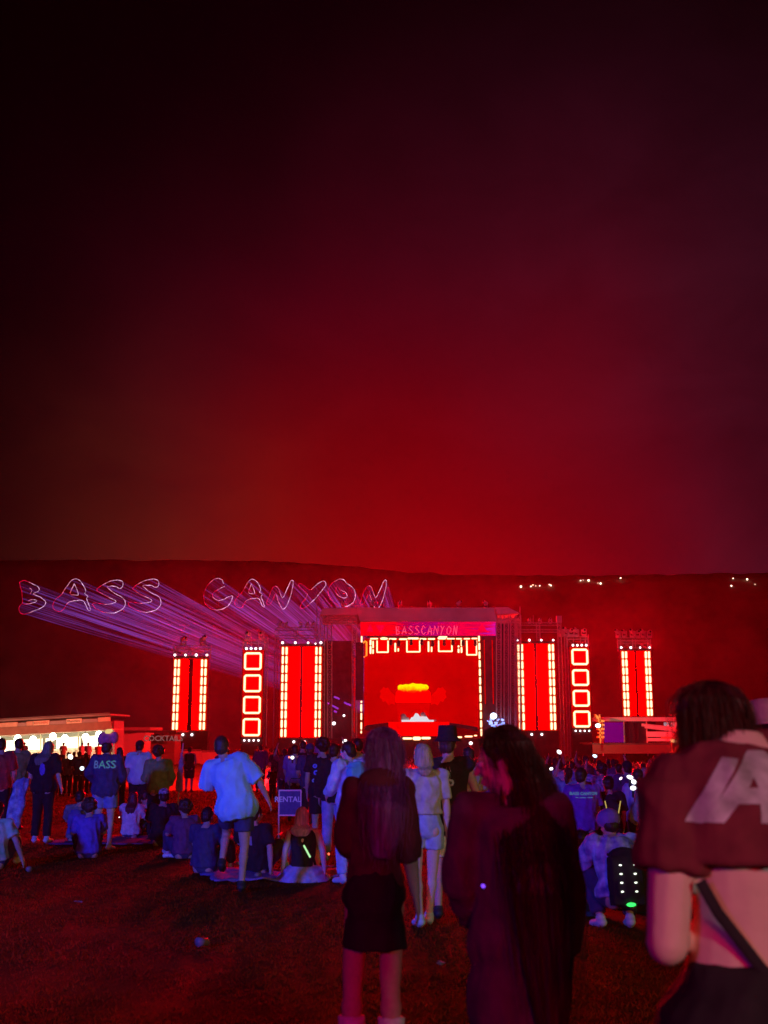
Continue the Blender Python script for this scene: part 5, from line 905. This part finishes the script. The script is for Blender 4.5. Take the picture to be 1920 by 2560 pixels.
# --- rental chair
D = 17; t_ = empty('rental_chair', (P(724, 2060, D).x, D, gh(-1, D))); tag(t_, 'low folding lawn chair with RENTAL on its dark blue back', 'chair'); k = PXW(1, D)
TUB = mat('chair_tube', (.7, .7, .75), .35, metal=.6, var=.05, bump=0); z0 = P(724, 2038, D).z-t_.location.z; z1 = P(724, 1976, D).z-t_.location.z; w = 27*k
MB().box((0, 0, (z0+z1)/2), (w*1.9, .02, z1-z0-.02)).build('back_panel', cloth('rental_blue', (.10, .08, .24)), t_)
for z in (z0, z1): MB().tube([(-w, .02, z-.03), (-w, 0, z), (w, 0, z), (w, .02, z-.03)], .014, 6).build('frame_tube', TUB, t_)
for s_ in (-1, 1): MB().tube([(s_*w*.97, .0, z1), (s_*w*.97, .0, z0), (s_*w*.97, .05, .16), (s_*w*.97, .10, 0)], .013, 6).build('frame_tube', TUB, t_); MB().tube([(s_*w*.97, .04, .2), (s_*w*.97, .5, .24), (s_*w*.97, .5, 0)], .013, 6).build('leg', TUB, t_); MB().box((s_*w, .25, .36), (.05, .45, .03)).build('armrest', BLK, t_)
MB().box((0, .27, .2), (w*1.9, .46, .02)).build('seat', cloth('rental_blue', (.1, .08, .24)), t_); MB().tube([(-.01, 0, z1), (-.01, 0, z1+.13), (.01, 0, z1+.17), (.15, 0, z1+.17), (.17, 0, z1+.13), (.17, 0, z1)], .008, 5).build('carry_handle', BLK, t_)
put_text('lettering', 'RENTAL', .108, mat('white_print', (.75, .75, .8), .7), (-.03, -.016, z1-.13), t_, bold=.002, depth=.001)

# --- mid-ground people, right
def P_(lab, px, D, H, m, hairt, rt=0, bot=None, J=None, hat=None, w=1.08, yaw=None, sl=.8, vox=.016, hem=-.1, ease=.03, name='shirt', group=None, skin=None):
    return person(lab, px, D, J or pose(elL=(-.24, random.uniform(-.05, .1), 1.13), wrL=(-.2, random.uniform(.0, .25), random.uniform(.9, 1.15)), elR=(.24, random.uniform(-.05, .1), 1.13), wrR=(.2, random.uniform(.0, .25), random.uniform(.9, 1.15))), H, rt, w, skin or SKIN, vox, random.uniform(-.5, .5) if yaw is None else yaw, random.uniform(-.1, .15), dict(m=m, sleeve=sl, hem=hem, ease=ease, name=name), bot or ('pants', C_BLACK, 1.9), hairt, hat, SHOEB, group=group)
CAMO = mat('camouflage', (.05, .05, .03), .9, var=0, scale=9, hilite=(.42, .40, .30))
Q__ = P_('broad man in full camouflage shirt and trousers with shaved head', 1636, 16.4, 1.76, CAMO, ('bald', H_BROWN), 0, ('pants', CAMO, 1.9), w=1.2, ease=.05, sl=1.7)
N1 = P_('person with purple tee and glittering blue lettering across the back', 1452, 17.0, 1.74, cloth('purple', (.22, .06, .38)), ('short', H_BLACK), 0, w=1.15, ease=.04)
back_print(N1, 'shirt', 'BASS CANYON', .058, mat('glitter_cyan', emit=(.2, .45, 1), es=.28, sampled=False), 0, 1.36, 'neon_print'); back_print(N1, 'shirt', '~ -~- ~~', .07, mat('glitter_cyan', emit=(.2, .45, 1), es=.28, sampled=False), 0, 1.31, 'neon_print')
JN = pose(); N2 = P_('person in black wearing a backpack edged with yellow light lines', 1517, 17.2, 1.62, C_BLACK, ('short', H_BLACK), 0, J=JN)
bk, ctr, r, f, T = backpack(N2, JN, C_BLACK, (.30, .13, .42)); tag(bk, 'black backpack with a glowing yellow V outline, worn in the crowd at right', 'backpack')
def onback(b_, ctr, r, f, T, pts, rad, m, name): MB().tube([ctr+r*x-f*.105+T*z for x, z in pts], rad, 6).build(name, m, b_)
YL = mat('yellow_line', emit=(.7, .5, .12), es=.8, sampled=False)
onback(bk, ctr, r, f, T, [(-.12, .2), (-.05, -.15), (-.02, -.17)], .008, YL, 'light_line'); onback(bk, ctr, r, f, T, [(.12, .2), (.05, -.15), (.02, -.17)], .008, YL, 'light_line'); MB().ell(ctr-f*.11-T*.17, (.035, .015, .012), n=8, m=5).build('light', STR, bk)
# squatting person with LED-dot backpack
JQ = pose(SQUAT); SQ = person('person crouching in a patterned pale blue top under a black LED dotted backpack', 1545, 10.9, JQ, 1.72, .1, 1.1, SKIN, .012, .2, .3, dict(m=mat('splash', (.10, .08, .35), .9, var=0, scale=12, hilite=(.6, .65, .9)), sleeve=1.7, hem=-.04, ease=.04), ('pants', C_NAVY, 1.9), ('short', H_BLACK), ('helmet', cloth('violet_cap', (.22, .12, .4))), SOLE, py=2150)
bk, ctr, r, f, T = backpack(SQ, JQ, C_BLACK, (.36, .18, .52), s=.12); tag(bk, 'black backpack with two columns of white LED dots and one green light', 'backpack')
DOT = mat('white_dot', emit=(.9, 1, .8), es=2.5, sampled=False)
for i in range(4):
    for k_, dx in ((-1, .0), (1, .0)): MB().ell(ctr+r*(k_*.065-.01)-f*.115+T*(.10-.075*i), (.014, .01, .007), n=8, m=5).build('led_dot', DOT, bk)
MB().ell(ctr-f*.10-T*.235, (.045, .02, .018), n=8, m=5).build('green_light', GLW, bk)
for p_, m_ in ((Q__, C_OLIVE),):
    bk, *_r = backpack(p_, pose(), m_, (.26, .10, .34), .05); tag(bk, 'olive hydration pack on the back of the camouflage man', 'backpack')
# people between and behind
P_('man in a white tee, small in the crowd right of the long black hair', 1397, 30, 1.75, C_WHITE, ('short', H_BLACK), .1)
P_('person in a blue patterned shirt further into the crowd beside the man in white', 1430, 33, 1.72, mat('blue_pattern', (.08, .1, .5), .9, var=0, scale=15, hilite=(.6, .65, .9)), ('short', H_BLACK))
P_('person with lilac speckled sleeves raised behind the yellow lit backpack', 1500, 24, 1.74, mat('speckle', (.12, .1, .2), .9, var=0, scale=20, hilite=(.7, .5, .8)), ('curly', H_BROWN), .3, J=pose(elL=(-.3, .1, 1.45), wrL=(-.22, .2, 1.68)))
P_('person in dark clothes with a white cap band, centre right of the crowd', 1565, 22, 1.80, C_PLUM, ('short', H_BLACK), 0, hat=('cap_back', C_BLACK), sl=1.7)
P_('person in a violet hoodie in front of the camouflage man', 1590, 19, 1.70, C_LILAC, ('short', H_BROWN), .2, sl=1.7)
P_('round dark haired person behind the shoulder of the big haired woman', 1702, 15.5, 1.74, C_MAROON, ('curly', H_BLACK), 0)
P_('man in a checked shirt near the plum coat woman', 1205, 26, 1.74, mat('check', (.1, .12, .3), .9, var=0, scale=22, hilite=(.5, .5, .7)), ('short', H_BLACK), .1)
P_('person in a pale loose top right of the bucket hat man', 1172, 17, 1.66, C_CREAM, ('short', H_BROWN), .4, sl=1.6)
P_('man in grey right behind the bucket hat', 1160, 33, 1.74, C_GREY, ('short', H_BLACK), -.2)
P_('man in a dark jacket standing alone on the lawn under the square tower', 652, 46, 1.85, C_PLUM, ('short', H_BLACK), .1, sl=1.8, vox=.02)
P_('woman in a dark top and pale trousers on the lawn under the tall left tower', 691, 44, 1.72, C_BLACK, ('long', H_BROWN, .2), 0, ('pants', C_CREAM, 1.9), vox=.02)
P_('stocky man with glowing sunglasses band and violet tee', 738, 27, 1.72, cloth('violet', (.2, .12, .4)), ('short', H_BLACK), 0, w=1.25, vox=.018)
P_('man with a headband, arms hidden, just right of the violet tee man', 757, 31, 1.86, C_BLACK, ('short', H_BLACK), 0, vox=.018)
P_('man in black vest and shorts alone on the left lawn below the outermost tower', 475, 46, 1.78, C_BLACK, ('short', H_BLACK), 0, ('shorts', C_BLACK, .95), sl=0, vox=.02)
P_('tall silhouetted man in front of the bright concession hatches', 45, 24, 1.84, C_OLIVE, ('short', H_BLACK), .2, ('shorts', C_BLACK, .9), vox=.018)
P_('person in red at the left edge before the concession stand', 3, 21, 1.80, C_RED, ('short', H_BLACK), 0, vox=.018)
P_('small person in blurred olive and blue clothes left of the dancing man', 398, 21, 1.66, cloth('teal_olive', (.2, .25, .12)), ('curly', H_BROWN), .3, sl=1.7, vox=.018)
P_('child sized person in navy sitting on the lawn near the barriers with a red light', 683, 38, 1.1, C_NAVY, ('short', H_BLACK), 0, vox=.02)
P_('person in dark hooded top left of the patch print man', 775, 24, 1.72, C_NAVY, ('short', H_BROWN), 0, vox=.018, hat=('beanie', C_NAVY))
P_('person with a mohawk and white shirt before the stage ramp', 600, 55, 1.75, C_GREY, ('short', H_BLACK), .2, vox=.02)
for i, (px, D, H, lb) in enumerate(((152, 50, 1.72, 'person with a pony tail'), (172, 48, 1.80, 'man holding a round pale drink'), (199, 45, 1.76, 'wide shouldered man'), (215, 46, 1.70, 'woman with long straight hair'), (186, 60, 1.7, 'thin person'), (236, 56, 1.75, 'person in orange lit jacket'), (120, 58, 1.74, 'person leaning forward'))):
    P_(lb+' in silhouette before the concession stand, '+('first', 'second', 'fourth', 'fifth', 'third', 'last', 'rear')[i]+' in line', px, D, H, (C_BLACK, C_GREY, C_NAVY, C_MAROON, C_BLACK, C_RED, C_OLIVE)[i], ('long', H_BLACK, .3) if i in (0, 3) else ('short', H_BLACK), random.uniform(-.6, .6), vox=.022, group='people queueing at the concession stand')
for i, (px, D) in enumerate(((158, 84), (205, 85), (220, 84), (246, 86), (60, 83))):
    x = P(px, 1900, D).x; pr = P_(('figure in yellow light', 'figure leaning over', 'thin figure', 'short figure', 'bulky figure')[i]+' at the concession counter '+('below the fourth bulb', 'between two hatches', 'under the wide right hatch', 'near the right end', 'by the left hatch')[i], px, D, 1.7, (C_OLIVE, C_CREAM, C_GREY, C_RED, C_NAVY)[i], ('short', H_BLACK), vox=.03); pr.location.z = P(px, 1916, D).z
ARM = [pose(elL=(-.28, .1, 1.5), wrL=(-.2, .14, 1.76)), pose(elR=(.28, .1, 1.5), wrR=(.2, .16, 1.78), elL=(-.24, .1, 1.16), wrL=(-.1, .22, 1.0)), pose(elR=(.2, .22, 1.3), wrR=(.07, .34, 1.55), elL=(-.2, .22, 1.3), wrL=(-.06, .34, 1.55)), pose(head=(.05, .06, 1.57), elR=(.3, .02, 1.18), wrR=(.14, .02, 1.02))]
for i, (px, D, H, m, hr, lb) in enumerate(((1420, 22, 1.68, C_BLUE, ('pony', H_BROWN), 'pony tailed person in blue with the left arm raised, right of the black hair'), (1545, 26, 1.72, C_LILAC, ('short', H_BLACK), 'person in lilac with the right arm up behind the wrist lights'), (1610, 24, 1.66, C_RED, ('long', H_BLOND, .2), 'blond woman in red filming with both hands near the camouflage man'), (1362, 28, 1.7, C_WHITE, ('bun', H_BROWN), 'person with a hair bun and white top, hand on hip, by the black hair'), (712, 33, 1.66, C_RED, ('pony', H_BROWN), 'pony tailed person in red raising the left arm left of the glasses man'), (845, 30, 1.75, C_BLUE, ('short', H_BLACK), 'man in blue with one arm up behind the cyan backpack'), (1240, 34, 1.7, C_CREAM, ('curly', H_BROWN), 'curly person in cream filming the stage beside the green totem'), (560, 33, 1.7, C_PLUM, ('short', H_BLACK), 'person in plum standing hand on hip just left of the square tower'), (300, 30, 1.68, C_NAVY, ('long', H_BROWN, .2), 'woman in navy standing between neon hoodie and pale football shirt'))):
    P_(lb, px, D, H, m, hr, random.uniform(-.4, .4), J=ARM[i % 4], vox=.018)
# hat and glitter of the person behind the far right edge
X1 = P_('person with a wide white brimmed hat behind the right edge', 1925, 7.2, 1.80, cloth('sequin', (.4, .1, .5), var=.8, scale=60), ('short', H_BLACK), 0, hat=('bucket', C_WHITE), vox=.014)
# small props
t_ = MB().cap((0, 0, 0), (.16, 0, .0), .033, .033, 10).build('drink_can', mat('can_white', (.75, .78, .72), .4, var=.1), None, True); D = 17.6; x = P(413, 2103, D).x; t_.location = (x, D, gh(x, D)+.035); tag(t_, 'crushed white drink can lying on the open lawn at left', 'can')
D = 34; x = P(448, 1900, D).x; t_ = empty('flag_pole', (x, D, gh(x, D))); tag(t_, 'short white flag pole with a furled violet flag on the left lawn', 'flag'); h_ = P(448, 1858, D).z-t_.location.z; MB().tube([(0, 0, 0), (.1, 0, h_)], .022, 6).build('pole', C_WHITE, t_); mb = MB(); mb.loft([((.02+.06*i/6, -.02, h_*(.25+.6*i/6)), V((1, 0, 0)), V((0, 1, 0)), .11-.012*i, .04) for i in range(7)]); blob('flag', mb, .02, C_LILAC, t_, 1, folds(.02))
# pointed party hat on a pole (totem)
D = 40; x = P(797, 1850, D).x; t_ = empty('totem', (x, D, gh(x, D))); tag(t_, 'totem pole topped by a slim violet cone, before the left stage wing', 'totem'); h_ = P(797, 1882, D).z-t_.location.z; MB().tube([(0, 0, 0), (0, 0, h_)], .02, 6).build('pole', ALU, t_); mb = MB(); mb.loft([((-.06*i/5, 0, h_+.5*i/5), V((1, 0, 0)), V((0, 1, 0)), .16*(1-i/5)+.012, .1*(1-i/5)+.012) for i in range(6)]); mb.build('cone', C_LILAC, t_, True)
D = 26; x = P(1217, 1879, D).x; t_ = empty('totem', (x, D, gh(x, D))); tag(t_, 'totem with a round green glowing face beside the face of the plum coat woman', 'totem'); h_ = P(1217, 1879, D).z-t_.location.z; MB().tube([(0, 0, 0), (0, 0, h_-.1)], .015, 6).build('pole', ALU, t_); GT = mat('totem_green', emit=(.35, .9, .3), es=1.1, sampled=False)
mb = MB()
for k_ in range(14): a0, a1 = 2*PI*k_/14, 2*PI*(k_+1)/14; mb.tube([(.068*math.cos(a0), 0, .10*math.sin(a0)), (.068*math.cos(a1), 0, .10*math.sin(a1))], .009, 4)
mb.build('ring', GT, t_, loc=(0, 0, h_)); MB().box((0, 0, 0), (.05, .01, .014)).build('mark', GT, t_, loc=(0, -.01, h_+.02)); MB().box((0, 0, 0), (.014, .01, .08)).build('mark', GT, t_, loc=(.0, -.02, h_)); MB().box((0, 0, 0), (.03, .01, .05)).build('mark', GT, t_, loc=(-.02, -.03, h_-.04)); MB().ell((0, 0, 0), (.025, .01, .03), n=8, m=5).build('mark', GT, t_, loc=(-.09, 0, h_-.07))
# litter on the lawn
CUP = mat('cup_plastic', (.22, .16, .16), .4, var=.1); PAP = mat('paper', (.3, .24, .2), .8, var=.1)
for i, (px, py, kd, lb) in enumerate(((196, 2238, 0, 'crumpled pale paper on the empty lawn at lower left'), (640, 2176, 1, 'plastic cup lying near the feet of the dancing man'), (1108, 2378, 0, 'scrap of paper on the grass between purple hair and plum coat'), (520, 2330, 1, 'tipped plastic cup on the bare lawn left of the purple haired woman'), (70, 2160, 1, 'flattened cup near the left edge under the seated tee'))):
    D = 4340/(py-1880); x = P(px, py, D).x; mb = MB()
    if kd: mb.loft([((0, 0, 0), V((0, 1, 0)), V((0, 0, 1)), .028, .028), ((.05, 0, .004), V((0, 1, 0)), V((0, 0, 1)), .034, .033), ((.10, 0, .008), V((0, 1, 0)), V((0, 0, 1)), .041, .037)], 14)
    else:
        a = [V((random.uniform(-.06, .06), random.uniform(-.05, .05), random.uniform(.0, .03))) for _ in range(7)]
        for k_ in range(5): mb.hull([a[k_], a[k_+1], a[k_+2]], [a[k_]+V((0, 0, .004)), a[k_+1]+V((0, 0, .004)), a[k_+2]+V((0, 0, .004))])
    o = mb.build('plastic_cup' if kd else 'paper_scrap', CUP if kd else PAP, None, bool(kd)); o.location = (x, D, gh(x, D)+(.045 if kd else .03)); o.rotation_euler = (0, 0, i*1.3); tag(o, lb, 'litter')
# hand lights and phones
def glow(label, px, py, D, r, col, es=3.0, name='hand_light', grp=None, pole=True):
    q_ = P(px, py, D); x = q_.x; t_ = empty(name, (x, D, q_.z)); tag(t_, label, 'light', grp); MB().ell((0, 0, 0), (r*.8, r*.5, r*random.uniform(.45, .8)), Matrix.Rotation(random.uniform(-.9, .9), 3, 'Y'), n=10, m=7).build('lamp', mat('glow_%d_%d_%d' % tuple(int(c*9) for c in col), emit=col, es=es, sampled=False), t_, True); MB().cap((0, .02, -r*2.2), (0, .01, -r*.8), r*.35, r*.35, 6).build('grip', BLK, t_)
for lab, px, py, D, r, col in (('big white wrist light, upper of three by the camouflage man', 1575, 1943, 15.5, .055, (1, 1, 1)), ('white oval wrist light, middle of three by the camouflage man', 1585, 1955, 15.3, .045, (.95, 1, 1)), ('long white wrist light, lowest of three by the camouflage man', 1583, 1970, 15.2, .05, (1, 1, .97)), ('pinkish light left of the three wrist lights', 1552, 1946, 16, .03, (1, .7, .85)), ('pale blue light held above the crowd', 1487, 1890, 40, .10, (.5, .8, 1)), ('white light bobbing in the crowd above the long black hair', 1398, 1880, 60, .16, (1, 1, .95)), ('bright white phone lamp at the shoulder of the plum coat woman', 1378, 1922, 24, .05, (1, 1, 1)), ('white hand lamp under the bucket hat brim, right', 1167, 1880, 45, .12, (1, .95, .7)), ('pink lamp before the stage steps', 1177, 1858, 90, .18, (1, .7, .7)), ('pale lamp before the left stage wing', 862, 1854, 60, .16, (1, .9, .85)), ('pale lamp low before the left stage wing', 851, 1874, 55, .13, (1, .9, .85)), ('white lamp beside the cyan backpack', 871, 1893, 45, .12, (1, .85, .8)), ('multicoloured glasses light on the violet tee man', 731, 1894, 26.6, .05, (1, .95, .95)), ('blue end of the glasses light', 749, 1893, 26.6, .035, (.2, .4, 1)), ('red end of the glasses light', 723, 1893, 26.6, .03, (1, .15, .1)), ('yellowish light on the left of the patch print man', 783, 1904, 30, .07, (1, .9, .4)), ('white phone screen glow among the queue', 205, 1921, 44, .10, (.8, .9, 1)), ('pale round balloon light in the queue', 176, 1892, 46, .14, (1, 1, .8)), ('small white light among the seated group', 298, 2043, 20, .014, (1, 1, 1)), ('small white light beside the bandana man', 454, 2011, 20, .02, (1, 1, 1)), ('white light near the camouflage shoulder', 1672, 1913, 16, .05, (.95, .9, 1)), ('small purple lamp in the hand of the plum coat woman', 1208, 2215, 3.25, .006, (.2, .05, 1)), ('red lamp on the lawn by the pink haired girl', 822, 2135, 15.5, .02, (1, .1, .05))):
    glow(lab, px, py, D, r, col)
# ------------------------------------------------------------------ the crowd in the bowl
CS = objmat('crowd_cloth'); CSK = mat('crowd_skin', (.45, .28, .2), .7, var=.1, scale=3, bump=0); CHR = mat('crowd_hair', (.03, .02, .02), .7, bump=0)
def crowd_mesh(J, vox, female=False):
    mb, Mh, q = body_mb(J, 1.12, .02, 0, 0, 1.25); torso(mb, J, -.1, .47, .03, 1.1); mb.ell(q(0, -.02, .03), (.10, .11, .11), Mh)
    if female: c, r, f, T = spine(J, .38); mb.ell(c-f*.11, (.11, .05, .16))
    for s in 'LR': leg_cover(mb, J, s, 1.9, .02, 1.05, .01)
    me = blob('person', mb, vox, [CS, CSK, CHR], None, 1, link_it=False); hz0 = J['head'].z; hy = J['head'].y
    for p_ in me.polygons:
        c = p_.center; p_.material_index = 0
        if c.z > hz0-.10 and abs(c.x-J['head'].x) < .14: p_.material_index = 2 if (c.y < hy+.03 or c.z > hz0+.09) else 1
        for s in 'LR':
            el, wr = J['el'+s], J['wr'+s]; d = (wr-el); t = max(0, min(1.5, (c-el).dot(d)/d.length_squared)); 
            if (c-(el+d*t)).length < .075 and t > .02: p_.material_index = 1
    return me
UP = dict(elL=(-.27, .12, 1.52), wrL=(-.2, .16, 1.78)); UPR = dict(elR=(.27, .12, 1.52), wrR=(.22, .16, 1.80)); PH = dict(elR=(.2, .22, 1.3), wrR=(.08, .36, 1.5), elL=(-.2, .22, 1.3), wrL=(-.05, .36, 1.5))
POSES = [('standing with arms down', pose()), ('raising the left arm', pose(**UP)), ('raising the right arm', pose(**UPR)), ('raising both arms', pose(**UP, **UPR)), ('holding up a phone', pose(**PH)), ('standing with long hair', pose(head=(.02, .03, 1.6)))]
protos = [crowd_mesh(j, .038, i == 5) for i, (_, j) in enumerate(POSES)]; lows = [crowd_mesh(j, .075, i == 5) for i, (_, j) in enumerate(POSES)]
rs = random.Random(11); spots = []
CCOL = [(.05, .04, .05), (.12, .05, .06), (.5, .45, .45), (.3, .1, .1), (.08, .08, .2), (.6, .55, .5), (.2, .1, .2), (.04, .04, .04)]
tries = 0; cell = {}
while len(spots) < 1500 and tries < 60000:
    tries += 1; D = 64+(128-64)*rs.random()**.85; px = rs.uniform(640, 1760); x = P(px, 1900, D).x
    if D < 75 and (px < 780 or px > 1660) and rs.random() < .7: continue
    if px < 880 and rs.random() < .45: continue
    if px > 1480 and D > 104: continue
    k_ = (int(x/.55), int(D/.55))
    if k_ in cell: continue
    cell[k_] = 1; spots.append((D, x))
for i in range(80):      # looser people on the slope in front
    D = rs.uniform(34, 62); px = rs.uniform(1130, 1700) if rs.random() < .8 else rs.uniform(700, 900); spots.append((D, P(px, 1900, D).x))
spots.sort(); near, far = spots[:290], spots[290:]
for D, x in near:
    i = rs.choices(range(6), (5, 1, 1, 1, 2, 3))[0]; o = link('person', protos[i], None, (x, D, gh(x, D)-.01)); s = rs.uniform(.93, 1.08); o.scale = (s, s, s*rs.uniform(.97, 1.03)); o.rotation_euler = (0, 0, rs.uniform(-.5, .5)); ci = rs.randrange(8); c = CCOL[ci]; o.color = c+(1,); cn = ('black', 'wine red', 'pale grey', 'red', 'navy', 'cream', 'plum', 'black')[ci]
    tag(o, 'concert goer in %s, %s in the packed crowd before the stage' % (cn, POSES[i][0]), 'person', 'crowd in front of the stage, %s, %s' % (cn, POSES[i][0]))
fv, ff, fm = [], [], []; off_ = 0; LW = []
for me in lows:
    co = np.empty(len(me.vertices)*3); me.vertices.foreach_get('co', co); LW.append((co.reshape(-1, 3), [tuple(p_.vertices) for p_ in me.polygons], [p_.material_index for p_ in me.polygons]))
fc = [mat('far_cloth_%d' % i, c, .9, bump=0) for i, c in enumerate(CCOL)]
for D, x in far:
    i = rs.choices(range(6), (4, 2, 2, 2, 2, 3))[0]; co, fs, mi = LW[i]; a = rs.uniform(-.5, .5); s = rs.uniform(.93, 1.1); c_, s_ = math.cos(a)*s, math.sin(a)*s; q_ = np.stack([co[:, 0]*c_-co[:, 1]*s_+x, co[:, 0]*s_+co[:, 1]*c_+D, co[:, 2]*s+gh(x, D)], 1)
    fv.append(q_); ff += [tuple(v+off_ for v in t) for t in fs]; ci = rs.randrange(8); fm += [ci if m_ == 0 else 7+m_ for m_ in mi]; off_ += len(co)
me = bpy.data.meshes.new('crowd'); me.from_pydata(np.concatenate(fv).tolist(), [], ff)
for m in fc+[CSK, CHR]: me.materials.append(m)
me.polygons.foreach_set('material_index', fm); cr_ = link('crowd', me); tag(cr_, kind='stuff')
